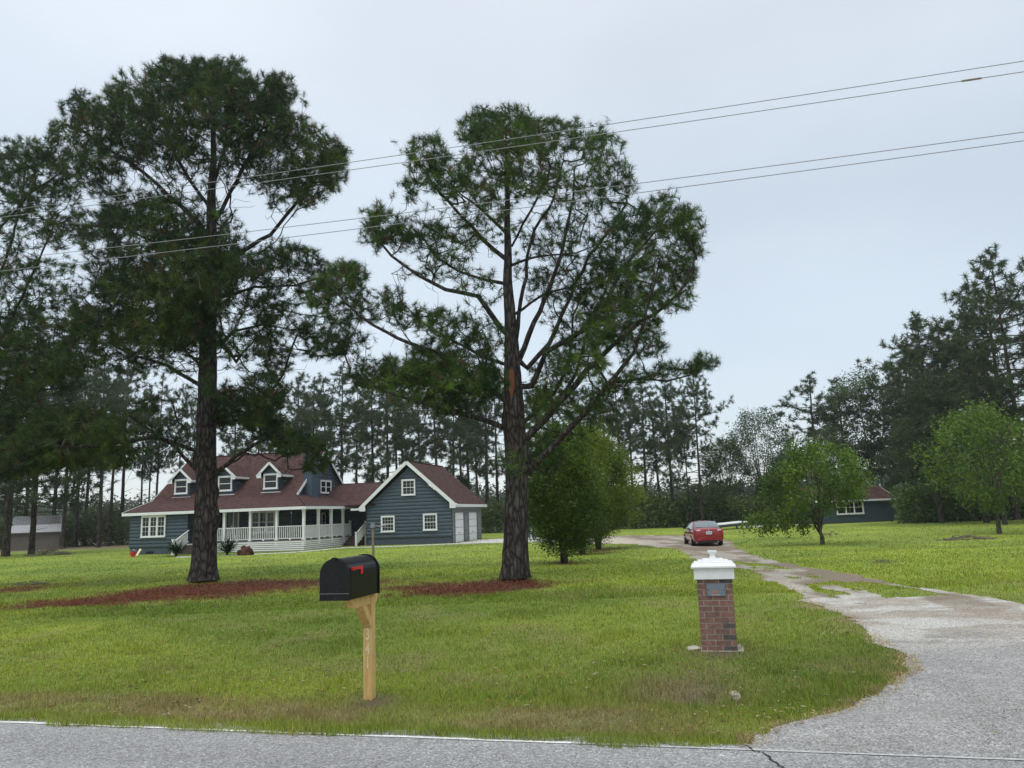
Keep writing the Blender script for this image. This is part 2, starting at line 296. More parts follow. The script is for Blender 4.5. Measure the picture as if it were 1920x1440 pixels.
def lawn_color(x, y):
    """returns colour, dryness, bare (0..1)"""
    rd = road_dist(x, y); n1 = fbm(x*.35, y*.35+8, 4); n2 = fbm(x*1.7+4, y*1.7, 3); n3 = fbm(x*.12+40, y*.12, 3)
    g = np.stack([.105+.13*n1+.05*n2, .170+.125*n1+.03*n2, .024+.02*n2], -1)*1.27
    dg = np.array([.09,.165,.018]); k = sstep(.55, .75, n3)[..., None]*.5; g = g*(1-k)+dg*k
    dry = np.array([.34,.275,.13]); k = (sstep(1.45, .7, rd)*sstep(.12, .4, rd)*(.35+.65*sstep(.35, .6, fbm(x*.9, y*.9+60, 3)))*.78*sstep(3.2, -.5, x)+.6*sstep(.60, .72, fbm(x*1.1+90, y*.8, 4))*sstep(28, 12, y)*.45)
    k = k+.55*blob(x, y, 1230, 1300, .4)+.25*blob(x, y, 1340, 1290, .5)
    # dead straw along the drive edge
    for px, py, r in ((1700,1270,.16),(1660,1305,.16),(1610,1325,.14),(1560,1338,.12),(1690,1230,.14),(1480,1364,.12),(1600,1163,.28),(1520,1137,.3),(1405,1388,.1)): k = k+1.0*blob(x, y, px, py, r)
    k = np.clip(k, 0, 1)
    g = g*(1-k[..., None])+dry*k[..., None]
    s = straw_mask(x, y); sc_ = np.array([.135,.038,.022])*(.7+.6*n2[..., None]); g = g*(1-s[..., None])+sc_*s[..., None]
    bare = .8*blob(x, y, 1348, 1222, .42)+.9*blob(x, y, 700, 1318, .22)+.7*blob(x, y, 1300, 1303, .35)+.3*blob(x, y, 1140, 1350, .3)
    bare = np.clip(bare*(.5+fbm(x*6, y*6, 3)), 0, 1)
    g = g*(1-bare[..., None])+np.array([.15,.11,.075])*bare[..., None]
    fld = sstep(80, 90, y)*sstep(-22, -28, x); g = g*(1-fld[..., None])+np.array([.21,.165,.10])*fld[..., None]
    wood = sstep(90, 97, y)*(1-fld); g = g*(1-wood[..., None])+np.array([.05,.07,.02])*wood[..., None]
    return g, k, np.clip(s*.85+bare, 0, 1)
# ground sheet: a fan of cells widening with distance, reaching the horizon
dd = np.concatenate([np.linspace(-6, 4, 9)[:-1], 4*np.exp(np.linspace(0, math.log(130/4), 420)), 130*np.exp(np.linspace(0, math.log(25), 14))[1:]])
ss = np.linspace(-1.45, 1.45, 520)
D, S = np.meshgrid(dd, ss, indexing='ij'); GX = S*(D+7); GY = D
col, kk, ba = lawn_color(GX, GY); soil = np.array([.09,.075,.04])
mixs = .35*sstep(20, 8, GY)[..., None]; col = col*(1-mixs)+soil*mixs*1.0
def grid_faces(nr, nc):
    i = np.arange(nr*nc).reshape(nr, nc); return np.stack([i[:-1,:-1], i[:-1,1:], i[1:,1:], i[1:,:-1]], -1).reshape(-1, 4)
V = np.stack([GX, GY, gz(GX, GY)-.012*sstep(.1, -.1, road_dist(GX, GY))], -1).reshape(-1, 3)
tag(np_mesh('ground', V, grid_faces(*GX.shape), col.reshape(-1, 3), MT['lawn'], smooth=True), kind='structure')
# road
def road_pt(a, b, z=0): p = RL+RD*a+RN*b; return (p[0], p[1], z)
ra = np.linspace(-90, 90, 721); rb = np.concatenate([[-7.2,-6,-5,-4,-3], np.linspace(-2.5, .0, 30), np.linspace(.03, .2, 6)])
A, B = np.meshgrid(ra, rb, indexing='ij'); B2 = B+np.where(B > .02, (fbm(A*3, A*0+4, 4)-.6)*.22*(B/.2), 0)
RX = RL[0]+RD[0]*A+RN[0]*B2; RY = RL[1]+RD[1]*A+RN[1]*B2; n = fbm(RX*.6, RY*2.0, 4)[..., None]
rc = np.array([.325,.318,.308])*(.86+.28*n)*(1-.28*np.exp(-((B+.75)/.3)**2)*.3)[..., None]
tag(np_mesh('road', np.stack([RX, RY, .004+0*RX+.035*np.clip(-B/3.5, 0, 1)*0], -1).reshape(-1, 3), grid_faces(*RX.shape), rc.reshape(-1, 3), MT['asphalt']), kind='structure')
# painted edge line, worn, broken where the grass creeps over it
V = []; F_ = []; a = -60.0
wl = simple('road_paint', (.74,.74,.70), .7, .25, 30, .2); wl2 = simple('worn_road_paint', (.46,.46,.44), .8, .3, 30, .2)
def line_strip(name, a0, a1, mat, wob, wd):
    mb = MB(); a = a0
    while a < a1:
        b = min(a+.12, a1); n0 = (float(vnoise(a*4, 3.3))-.5)*wob; n1 = (float(vnoise(b*4, 3.3))-.5)*wob
        mb.face([road_pt(a, -wd/2+n0*.3, .009), road_pt(b, -wd/2+n1*.3, .009), road_pt(b, wd/2+n1, .009), road_pt(a, wd/2+n0, .009)]); a = b
    return tag(mb.build(name, mat), kind='structure')
line_strip('road_edge_line', -40, 5.4, wl, .05, .04); line_strip('road_edge_line', 5.4, 40, wl2, .015, .04)
# crack in the asphalt
mb = MB(); pts = [gnd(1398,1399), gnd(1415,1409), gnd(1430,1413), gnd(1445,1425), gnd(1458,1434), gnd(1475,1446), gnd(1500,1470)]; sub = []
for i in range(len(pts)-1):
    for t in np.linspace(0, 1, 5)[:-1]: q = pts[i]*(1-t)+pts[i+1]*t; sub.append(q+np.array([random.uniform(-.012,.012), random.uniform(-.012,.012), 0]))
for i in range(len(sub)-1):
    w_ = .005+.006*random.random(); p, q = sub[i], sub[i+1]
    mb.face([(p[0]-w_, p[1], .0095), (q[0]-w_, q[1], .0095), (q[0]+w_, q[1], .0095), (p[0]+w_, p[1], .0095)])
tag(mb.build('road_crack', simple('crack', (.03,.03,.03), .95)), kind='structure')
# driveway
dd = 4.5*np.exp(np.arange(0, math.log(70/4.5), .0055)); ss = np.linspace(.0, 1.5, 520)
D, S = np.meshgrid(dd, ss, indexing='ij'); X = S*D; Y = D; dm, md = drive_mask(X, Y); keep = dm & ~md
n = fbm(X*.8, Y*.8, 4); nn = fbm(X*2.2, Y*3.0+50, 4); grey = np.array([.325,.316,.30]); sand = np.array([.50,.44,.34]); brown = np.array([.215,.165,.115])
k = sstep(8.6, 11.5, Y+1.5*(n-.5)); c = grey*(.85+.3*nn)[..., None]*(1-k)[..., None]+(np.array([.385,.345,.285])*(.75+.5*nn)[..., None])*k[..., None]
k2 = (sstep(.47, .60, fbm(X*1.4, Y*3.2+50, 4))*sstep(8.8, 11, Y)*sstep(20, 14, Y))[..., None]; c = c*(1-k2)+np.array([.52,.50,.455])*k2
k3 = (sstep(.36, .56, fbm(X*1.2+7, Y*.45, 4))*sstep(10, 15, Y)*.9)[..., None]; c = c*(1-k3)+brown*k3
k4 = (sstep(34, 40, Y)*sstep(9.0, 7.5, X))[..., None]; c = c*(1-k4)+sand*(.85+.3*nn)[..., None]*k4
fc = grid_faces(*X.shape); km = keep.reshape(-1); fc = fc[km[fc].sum(1) >= 3]
used, inv = np.unique(fc, return_inverse=True)
V = np.stack([X, Y, gz(X, Y)+.008], -1).reshape(-1, 3)[used]
tag(np_mesh('driveway', V, inv.reshape(-1, 4), c.reshape(-1, 3)[used], MT['asphalt']), kind='structure')
# loose gravel along the drive mouth, one mass
P = []; Fc = []; Cc = []
g_n = 5200; gd = 1/rng.uniform(1/16, 1/5.2, g_n*3); gs = rng.uniform(.2, .95, g_n*3); gx = gs*gd; gy = gd
ok = drive_mask(gx, gy)[0] & (vnoise(gx*1.3, gy*1.3) > .3); gx, gy = gx[ok], gy[ok]
sz = rng.uniform(.004, .011, len(gx)) ; base = np.array([[1,0,0],[-.5,.87,0],[-.5,-.87,0],[0,0,1.0]])
ang = rng.uniform(0, 6.28, len(gx)); ca, sa = np.cos(ang), np.sin(ang)
bx = base[None]*sz[:, None, None]; vx = np.stack([bx[..., 0]*ca[:, None]-bx[..., 1]*sa[:, None]+gx[:, None], bx[..., 0]*sa[:, None]+bx[..., 1]*ca[:, None]+gy[:, None], bx[..., 2]*.8+(gz(gx, gy)+.008)[:, None]], -1)
fi = np.array([[0,1,3],[1,2,3],[2,0,3]]); ff = (np.arange(len(gx))*4)[:, None, None]+fi[None]
cc = np.repeat(np.array([.36,.35,.34])[None]*rng.uniform(.45, 1.5, (len(gx), 1)), 4, 0)
tag(np_mesh('gravel', vx.reshape(-1, 3), ff.reshape(-1, 3), cc, MT['grass']), 'loose grey gravel scattered over the driveway mouth', 'gravel', kind='stuff')
# ---------------------------------------------------------------- grass blades
def blades(n, dmin, dmax, hmin, hmax, wk, seed):
    r = np.random.default_rng(seed); d = 1/r.uniform(1/dmax, 1/dmin, n); s = r.uniform(-.86, .86, n); x = s*(d+.8); y = d
    rd = road_dist(x, y); dm, md = drive_mask(x, y); rdn = rd-(fbm(x*3.1, y*3.1, 3)-.45)*.16
    col, k, bare = lawn_color(x, y)
    # a few blades creep over the asphalt edge, some grow in the drive
    ok = (rdn > .05-.10*(fbm(x*1.1+70, y*1.1, 2) > .5)*(x < 1)) & ((~dm) | md | (r.random(n) < .003)) & (r.random(n) > bare*1.05)
    for (px, py, rr) in ((1348,1215,.26),(692,1308,.07)): c = gnd(px, py); ok &= ((x-c[0])**2+(y-c[1])**2) > rr**2
    x, y, col, k, d, rd = x[ok], y[ok], col[ok], k[ok], d[ok], rd[ok]; m = len(x)
    tall = 1+.9*sstep(.60, .75, fbm(x*1.5+20, y*1.5, 3))+.7*(np.exp(-(rd/.35)**2))+1.2*np.exp(-((x-1.3)/1.5)**2-((rd-1.7)/.5)**2)+.8*np.exp(-((x-3.3)/.8)**2-((rd-1.7)/1.2)**2)
    h = r.uniform(hmin, hmax, m)*tall*(.55+.9*fbm(x*4, y*4, 2)); wd = wk*(.6+.8*r.random(m))*np.maximum(d, 6)/8
    an = r.uniform(0, 2*math.pi, m); ln = np.abs(r.normal(0, .55, m)); la = r.uniform(0, 2*math.pi, m); z = gz(x, y)-.004
    dx, dy = np.cos(an)*wd/2, np.sin(an)*wd/2
    v = np.empty((m, 3, 3)); v[:, 0] = np.stack([x-dx, y-dy, z], -1); v[:, 1] = np.stack([x+dx, y+dy, z], -1); v[:, 2] = np.stack([x+np.cos(la)*ln*h, y+np.sin(la)*ln*h, z+h*np.sqrt(np.maximum(.1, 1-ln*ln*.4))], -1)
    cc = col*r.uniform(.5, 1.55, (m, 1))*np.array([1.12,1.1,1.1]); pick = r.random(m) < (.05+.28*k); cc[pick] = np.array([.34,.27,.12])*r.uniform(.7, 1.3, (pick.sum(), 1))
    cc = cc*(1+.18*np.stack([r.normal(0, 1, m), r.normal(0, .3, m), r.normal(0, 1, m)], -1)*.6).clip(.4, 1.7)
    return v.reshape(-1, 3), np.repeat(cc, 3, 0)
BL = [blades(560000, 5.6, 18, .022, .05, .0065, 1), blades(240000, 16, 75, .03, .06, .0085, 2)]
V = np.concatenate([b[0] for b in BL]); Cc = np.concatenate([b[1] for b in BL])
tag(np_mesh('lawn_grass', V, np.arange(len(V)).reshape(-1, 3), Cc, MT['grass']), 'short mown lawn grass with dry patches', 'grass', kind='stuff')
# dead yellow straw along the edge where lawn meets drive
er = np.random.default_rng(79); n_ = 160000; d_ = 1/er.uniform(1/26, 1/5.6, n_); x_ = er.uniform(.1, .95, n_)*d_; y_ = d_; m0 = drive_mask(x_, y_)[0]; of = .05+.16*fbm(x_*1.3+11, y_*1.3, 3)
m1 = drive_mask(x_-of*1.1, y_+of*.3)[0]; m2 = drive_mask(x_+.09, y_)[0]; k_ = (((m0 & ~m1) | (~m0 & m2)) & (road_dist(x_, y_) > .05) & (er.random(n_) < .25+.75*sstep(.42, .6, fbm(x_*1.0+50, y_*1.0, 3))))
x_, y_, d_ = x_[k_], y_[k_], d_[k_]; n_ = len(x_); a_ = er.uniform(0, 6.28, n_); L_ = er.uniform(.03, .09, n_); w__ = .003*np.maximum(d_, 6)/7; ux, uy = np.cos(a_), np.sin(a_); z_ = gz(x_, y_)+.012
V = np.stack([np.stack([x_-uy*w__, y_+ux*w__, z_], -1), np.stack([x_+uy*w__, y_-ux*w__, z_], -1), np.stack([x_+ux*L_, y_+uy*L_, z_+er.uniform(.004, .035, n_)], -1)], 1)
tag(np_mesh('dead_straw', V.reshape(-1, 3), np.arange(n_*3).reshape(-1, 3), np.repeat(np.array([[.55,.43,.20]])*er.uniform(.55, 1.25, (n_, 1)), 3, 0), MT['grass']), 'dead yellow straw along the lawn edge of the driveway', 'straw', kind='stuff')
# pine straw mulch: loose needles heaped on the beds below the two pines
sr = np.random.default_rng(80); n_ = 150000; d_ = 1/sr.uniform(1/34, 1/16, n_); x_ = sr.uniform(-.82, .25, n_)*d_; y_ = d_; m_ = straw_mask(x_, y_); k_ = sr.random(n_) < m_*.95; x_, y_, m_ = x_[k_], y_[k_], m_[k_]; n_ = len(x_); a_ = sr.uniform(0, 6.28, n_); L_ = sr.uniform(.05, .13, n_); ux, uy = np.cos(a_), np.sin(a_); z_ = gz(x_, y_)+.01+.05*m_*fbm(x_*2, y_*2, 3)
V = np.stack([np.stack([x_-uy*.010, y_+ux*.010, z_], -1), np.stack([x_+uy*.010, y_-ux*.010, z_], -1), np.stack([x_+ux*L_, y_+uy*L_, z_+sr.uniform(-.01, .06, n_)], -1)], 1)
tag(np_mesh('pine_straw', V.reshape(-1, 3), np.arange(n_*3).reshape(-1, 3), np.repeat(np.array([[.19,.052,.028]])*sr.uniform(.3, 1.6, (n_, 1)), 3, 0), MT['grass']), 'red-brown pine straw spread under the two big pines', 'pine straw', kind='stuff')
# pine straw, leaf bits and clover specks lying in the lawn
lr = np.random.default_rng(77); n_ = 5200; d_ = 1/lr.uniform(1/32, 1/6.2, n_); x_ = lr.uniform(-.8, .75, n_)*d_; y_ = d_; k_ = (road_dist(x_, y_) > .15) & ~drive_mask(x_, y_)[0] & (fbm(x_*.8+5, y_*.8, 3)+.5*straw_mask(x_, y_) > .42); x_, y_, d_ = x_[k_], y_[k_], d_[k_]; n_ = len(x_)
a_ = lr.uniform(0, 6.28, n_); L_ = lr.uniform(.01, .045, n_)*np.sqrt(d_/8); w__ = lr.uniform(.004, .014, n_)*np.sqrt(d_/8); z_ = gz(x_, y_)+lr.uniform(.02, .05, n_)
ux, uy = np.cos(a_), np.sin(a_); V = np.stack([np.stack([x_-ux*L_, y_-uy*L_, z_], -1), np.stack([x_-uy*w__, y_+ux*w__, z_+.008], -1), np.stack([x_+ux*L_, y_+uy*L_, z_+.004], -1), np.stack([x_+uy*w__, y_-ux*w__, z_+.01], -1)], 1)
pc_ = np.array([[.42,.33,.17],[.28,.14,.06],[.16,.09,.05],[.50,.46,.34],[.10,.17,.05]])[lr.choice(5, n_, p=[.34,.22,.14,.08,.22])]*lr.uniform(.7, 1.2, (n_, 1))
tag(np_mesh('leaf_litter', V.reshape(-1, 3), np.arange(n_*4).reshape(-1, 4), np.repeat(pc_, 4, 0), MT['grass']), 'scattered leaf bits and pine straw lying in the lawn', 'leaf litter', kind='stuff')
# broad-leaved weeds in tufts
wr = np.random.default_rng(78); Tt = []; 
for k in range(150):
    d_ = 1/wr.uniform(1/24, 1/6.6); x_ = wr.uniform(-.75, .7)*d_
    if road_dist(x_, d_) > .3 and not drive_mask(np.array([x_]), np.array([d_]))[0][0]: Tt.append((x_, d_, float(gz(x_, d_)), wr.uniform(.5, 1.3)))
for k in range(26): Tt.append((wr.normal(1.35, .8), 0, 0, 1.5)); a = Tt[-1]; yy = RL[1]+1.6+wr.normal(0, .2)-(a[0]-RL[0])*.249; Tt[-1] = (a[0], yy, float(gz(a[0], yy)), wr.uniform(1, 2.0))
VV = []; CC = []
for x_, y_, z_, s_ in Tt:
    m = 16; az = wr.uniform(0, 6.28, m); e = wr.uniform(.25, 1.3, m); l = .055*s_*wr.uniform(.6, 1.2, m); q = np.stack([np.cos(az)*np.cos(e), np.sin(az)*np.cos(e), np.sin(e)], -1); sd = np.stack([-np.sin(az), np.cos(az), 0*az], -1)*.0035*s_; b = np.array([x_, y_, z_])+wr.normal(0, .02, (m, 3))*np.array([1, 1, 0])
    VV.append(np.stack([b, b+q*l[:, None]*.5+sd, b+q*l[:, None], b+q*l[:, None]*.5-sd], 1).reshape(-1, 3)); CC.append(np.repeat(np.array([[.17,.25,.04]])*wr.uniform(.6, 1.5, (m, 1))*np.array([[1, 1, 1]]) if wr.random() < .7 else np.tile([[.34,.30,.13]], (m, 1)), 4, 0))
V = np.concatenate(VV); tag(np_mesh('weeds', V, np.arange(len(V)).reshape(-1, 4), np.concatenate(CC), MT['grass']), 'small weed tufts standing up out of the mown lawn', 'weeds', kind='stuff')
# ---------------------------------------------------------------- trees
class Grow:
    """skeleton of nodes (parents first) that twigs attach to, turned into tapering tubes"""
    def __init__(s): s.p = []; s.par = []; s.rm = []; s.trunk = []
    def limb(s, pts, rad, is_trunk=False, attach=True):
        pts = [np.array(p, float) for p in pts]; par = -1
        if s.p and attach:
            P = np.array(s.p); par = int(np.argmin(((P-pts[0])**2).sum(1)))
        if attach and par >= 0 and np.linalg.norm(np.array(s.p[par])-pts[0]) > .05: pts = [np.array(s.p[par])]+pts; rad = [rad[0]]+list(rad)
        first = True
        for i in range(len(pts)-1):
            L = np.linalg.norm(pts[i+1]-pts[i]); k = max(1, int(L/.35))
            for j in range(k+(i == len(pts)-2)):
                t = j/k; q = pts[i]*(1-t)+pts[i+1]*t; r = rad[i]*(1-t)+rad[i+1]*t
                if first and par >= 0: first = False; s.last = par; continue
                if not is_trunk: q = q+rng.normal(0, .05, 3)*min(1, .15+3*r)
                s.p.append(q); s.par.append(par if (first or s.last is None) else s.last); s.rm.append(r); s.trunk.append(is_trunk); s.last = len(s.p)-1; first = False
        s.last = None
    def attach(s, T, step=.3, curve=.12, dz=.35, tip=.006):
        n0 = len(s.p); cap = n0+int(sum(1 for _ in T))*14+10; P = np.zeros((cap, 3)); P[:n0] = s.p; n = n0
        T = np.array(T); dist = np.sqrt(((T[:, None]-P[None, :n0:2])**2).sum(-1)).min(1) if len(T)*n0 < 4e7 else rng.random(len(T)); dirs = np.zeros_like(T)
        for ti in np.argsort(dist+rng.uniform(0, .5, len(T))):
            t = T[ti]; d = np.sqrt(((P[:n]-t)**2).sum(1)); cost = d+dz*np.maximum(0, P[:n, 2]-t[2]+.1); j = int(np.argmin(cost)); a = P[j]; L = d[j]
            k = min(12, max(1, int(L/step+.5))); mid = (a+t)/2+rng.normal(0, 1, 3)*L*curve; mid[2] -= L*.10; last = j
            for q in range(1, k+1):
                u = q/k; pt = a*(1-u)**2+2*u*(1-u)*mid+t*u*u
                if n >= cap: break
                P[n] = pt; s.p.append(pt); s.par.append(last); s.rm.append(tip); s.trunk.append(False); last = n; n += 1
            dirs[ti] = t-np.array(s.p[s.par[last]] if s.par[last] >= 0 else a)
        return unit(dirs)
    def tubes(s, ex=2.6, sides=(3, 5, 8), mb=None, rscale=1):
        n = len(s.p); acc = np.zeros(n); r = np.zeros(n); kids = [[] for _ in range(n)]
        for i in range(n-1, -1, -1):
            r[i] = max(s.rm[i], acc[i]**(1/ex) if acc[i] > 0 else 0) if not s.trunk[i] else s.rm[i]
            if s.par[i] >= 0: acc[s.par[i]] += min(r[i], 9)**ex; kids[s.par[i]].append(i)
        for i in range(n):
            if s.par[i] >= 0 and not s.trunk[s.par[i]]: r[i] = min(r[i], r[s.par[i]])
        starts = [i for i in range(n) if (s.par[i] < 0 and not s.trunk[i])]
        for i in range(n):
            ks = sorted(kids[i], key=lambda k: -r[k])
            for q, k in enumerate(ks):
                if s.trunk[k]: continue
                if q > 0 or s.trunk[i]: starts.append(k)
        VV = []; FF = []; off = 0
        for st in starts:
            ch = [st]; c = st
            while True:
                ks = [k for k in kids[c] if not s.trunk[k]]
                if not ks: break
                c = max(ks, key=lambda k: r[k]); ch.append(c)
            pts = [s.p[i] for i in ch]; rr = [r[i] for i in ch]
            if s.par[st] >= 0: pts = [s.p[s.par[st]]]+pts; rr = [rr[0]*1.15]+rr
            if len(pts) < 2: continue
            pts = np.array(pts); rr = np.array(rr)*rscale; rr[-1] *= .5; sd = sides[0] if rr[0] < .02 else (sides[1] if rr[0] < .06 else sides[2])
            t = unit(np.gradient(pts, axis=0)); up = np.where(np.abs(t[:, 2:3]) > .9, np.array([[1., 0, 0]]), np.array([[0, 0, 1.]])) if False else np.tile(np.array([[.31, .2, .93]]), (len(pts), 1))
            u = unit(np.cross(t, up)); v = np.cross(t, u); a = np.arange(sd)*2*math.pi/sd
            ring = pts[:, None]+rr[:, None, None]*(u[:, None]*np.cos(a)[None, :, None]+v[:, None]*np.sin(a)[None, :, None]); m = len(pts)
            i = np.arange(m*sd).reshape(m, sd); i2 = np.roll(i, -1, 1); FF.append((np.stack([i[:-1], i2[:-1], i2[1:], i[1:]], -1).reshape(-1, 4))+off); VV.append(ring.reshape(-1, 3)); off += m*sd
        return (np.concatenate(VV), np.concatenate(FF)) if VV else (np.zeros((0, 3)), np.zeros((0, 4), int))
def trunk_mesh(path, rad, nside=40, seg=.07, flare=.35, bumps=()):
    path = np.array(path, float); rad = np.array(rad, float); L = np.concatenate([[0], np.cumsum(np.linalg.norm(np.diff(path, axis=0), axis=1))]); m = max(4, int(L[-1]/seg))
    t = np.linspace(0, L[-1], m); P = np.stack([np.interp(t, L, path[:, k]) for k in range(3)], -1); R = np.interp(t, L, rad)
    ker = np.ones(5)/5
    if m > 12: P[3:-3] = np.stack([np.convolve(P[:, k], ker, 'same')[3:-3] for k in range(3)], -1)
    P[:, 0] += (fbm(t*.6, t*0+3, 2)-.5)*.08*np.clip(t-1, 0, 1); a = np.arange(nside)*2*math.pi/nside
    fl = 1+flare*np.exp(-t/.35)[:, None]*(.7+.5*np.cos(5*a+1)[None]*.6)
    nz = 1+.10*(fbm(np.cos(a)[None]*4+9+0*t[:, None], np.sin(a)[None]*4+t[:, None]*1.6, 3)-.5)+.10*(fbm(np.cos(a)[None]*14+0*t[:, None], np.sin(a)[None]*14+t[:, None]*3, 2)-.5)
    rr = R[:, None]*fl*nz
    for (tb, ab, hb, wb) in bumps: rr = rr+hb*np.exp(-((t[:, None]-tb)/wb)**2)*np.exp(-(np.angle(np.exp(1j*(a[None]-ab)))/.6)**2)
    V = np.stack([P[:, None, 0]+rr*np.cos(a), P[:, None, 1]+rr*np.sin(a), P[:, None, 2]+0*rr], -1).reshape(-1, 3)
    i = np.arange(m*nside).reshape(m, nside); i2 = np.roll(i, -1, 1); return V, np.stack([i[:-1], i2[:-1], i2[1:], i[1:]], -1).reshape(-1, 4)
def tufts(T, dirs, n, L, wd, cols, spread=.75, axis=.14, r=None, aim=.35):
    r = r or rng; N_ = len(T); d = unit(dirs+np.array([0, 0, aim]))
    q = unit(d[:, None]*spread+r.normal(0, .62, (N_, n, 3))); s0 = r.uniform(-1, .3, (N_, n, 1))*axis
    b = T[:, None]+d[:, None]*s0; ln = r.uniform(.65, 1.1, (N_, n, 1))*L; side = unit(np.cross(q, r.normal(0, 1, (N_, n, 3))))*wd/2
    v = np.stack([b-side, b+side, b+q*ln+np.array([0, 0, -.03])*ln], 2)
    c = cols[:, None]*r.uniform(.75, 1.3, (N_, n, 1)); c = np.repeat(c[:, :, None], 3, 2)
    return v.reshape(-1, 3), c.reshape(-1, 3)
def leaves(T, n, R, L, wd, cols, r=None, flat=.5):
    r = r or rng; N_ = len(T); p = T[:, None]+r.normal(0, R, (N_, n, 3)); q = unit(r.normal(0, 1, (N_, n, 3))*np.array([1, 1, flat])); side = unit(np.cross(q, r.normal(0, 1, (N_, n, 3))))
    ln = L*r.uniform(.6, 1.2, (N_, n, 1)); w_ = wd*r.uniform(.7, 1.2, (N_, n, 1))
    v = np.stack([p, p+q*ln*.5+side*w_/2, p+q*ln, p+q*ln*.5-side*w_/2], 2); c = np.repeat((cols[:, None]*r.uniform(.7, 1.35, (N_, n, 1)))[:, :, None], 4, 2)
    return v.reshape(-1, 3), c.reshape(-1, 3)
def pine_cols(P, dark=1.0, r=None):
    r = r or rng; n = fbm(P[:, 0]*.8+P[:, 1]*.6, P[:, 2]*.8+P[:, 1]*.5, 3); a = np.array([.022,.060,.014]); b = np.array([.075,.132,.024]); k = (sstep(.32, .7, n)*.8+.2*r.random(len(P)))[:, None]
    c = a*(1-k)+b*k; c = c*r.uniform(.7, 1.35, (len(P), 1)); yl = r.random(len(P)) < .12; c[yl] = c[yl]*np.array([1.6,1.5,.9]); br = r.random(len(P)) < .05; c[br] = np.array([.13,.085,.04]); return c*dark
def hero_pine(name, label, cat, Y, trunk_px, trunk_r, limbs, lumps, ntuft, Rc, dark=1.0, needle=.235, nn=40, bumps=(), seed=1, base=None, wn=.0115, group=None, rim=.5, fat=1.18):
    global rng
    rng = np.random.default_rng(seed); tp = [atd(x, y, Y) for x, y in trunk_px]; x0 = tp[0]
    if base is not None: tp[0] = np.array([tp[0][0], Y, base])
    O = np.array([tp[0][0], Y, tp[0][2]]); g = Grow(); g.limb(tp, trunk_r, True)
    for lb in limbs:
        pts = lb[0]; r0, r1 = lb[1]; dy = lb[2]; m = len(pts); X0 = atd(*pts[0], Y); L = 0; out_ = []
        for i, (px, py) in enumerate(pts):
            t = i/(m-1); q = atd(px, py, Y+dy*t); out_.append(q)
        g.limb(out_, list(np.linspace(r0*.66, r1*.6, m)))
    T = []; area = [l[2]*l[3]*(l[4] if len(l) > 4 else 1) for l in lumps]; tot = sum(area)
    for l, a in zip(lumps, area):
        n = int(ntuft*a/tot)+1; c = atd(l[0], l[1], Y); dx = c[0]-np.interp(c[2], [t[2] for t in tp], [t[0] for t in tp]); Rm = math.sqrt(max(.3, Rc*Rc-dx*dx)); ppm = FPX/Y; rx, rz = l[2]/ppm, l[3]/ppm; ry = (rx+rz)*.62
        nsub = max(2, int(n/26)); offs = rng.uniform(-.75, .75, nsub)*Rm
        for k in range(n):
            q = rng.normal(0, 1, 3); q /= np.linalg.norm(q); q *= (rim+(1-rim)*rng.random())**.6 if rng.random() < .75 else rng.random(); oy = offs[k % nsub]
            p = atd(l[0]+q[0]*l[2]*fat, l[1]-q[2]*l[3]*fat, Y+oy+q[1]*ry); T.append(p)
    T = np.array(T); nb_ = int(len(T)*.14); TB = T[rng.permutation(len(T))[:nb_]]; ax_ = np.array(tp[len(tp)//2]); TB = TB+(ax_*np.array([1, 1, 0])+TB*np.array([0, 0, 1])-TB)*rng.uniform(.12, .45, (nb_, 1))+rng.normal(0, .2, (nb_, 3))-np.array([0, 0, .3]); dirs = g.attach(np.concatenate([T, TB]), tip=.007)[:len(T)]; tv, tf = g.tubes()
    mv, mf = trunk_mesh(tp, trunk_r, bumps=bumps); root = empty(name, O, 0, label, cat, group)
    V = np.concatenate([mv, tv])-O; Fq = np.concatenate([mf, tf+len(mv)])
    to = np_mesh('trunk', V, Fq, None, MT['bark'], root, smooth=True)
    cols = pine_cols(T, dark); v, c = tufts(T, dirs, nn, needle, wn, cols)
    # second shoot a little way back along each twig
    T2 = T-dirs*rng.uniform(.12, .3, (len(T), 1))+rng.normal(0, .09, T.shape); v2, c2 = tufts(T2, unit(dirs+rng.normal(0, .6, T.shape)), int(nn*.6), needle*.95, wn, pine_cols(T2, dark*.9))
    V = np.concatenate([v, v2])-O
    np_mesh('crown', V, np.arange(len(V)).reshape(-1, 3), np.concatenate([c, c2]), MT['needle'], root)
    return root, to, g
def Z2(l): return [(600+x/2, 180+y/2) for x, y in l]
def Z1(l): return [(x/1.714, 60+y/1.714) for x, y in l]
T2Y = gnd(965, 1087)[1]; T1Y = gnd(382, 1090)[1]
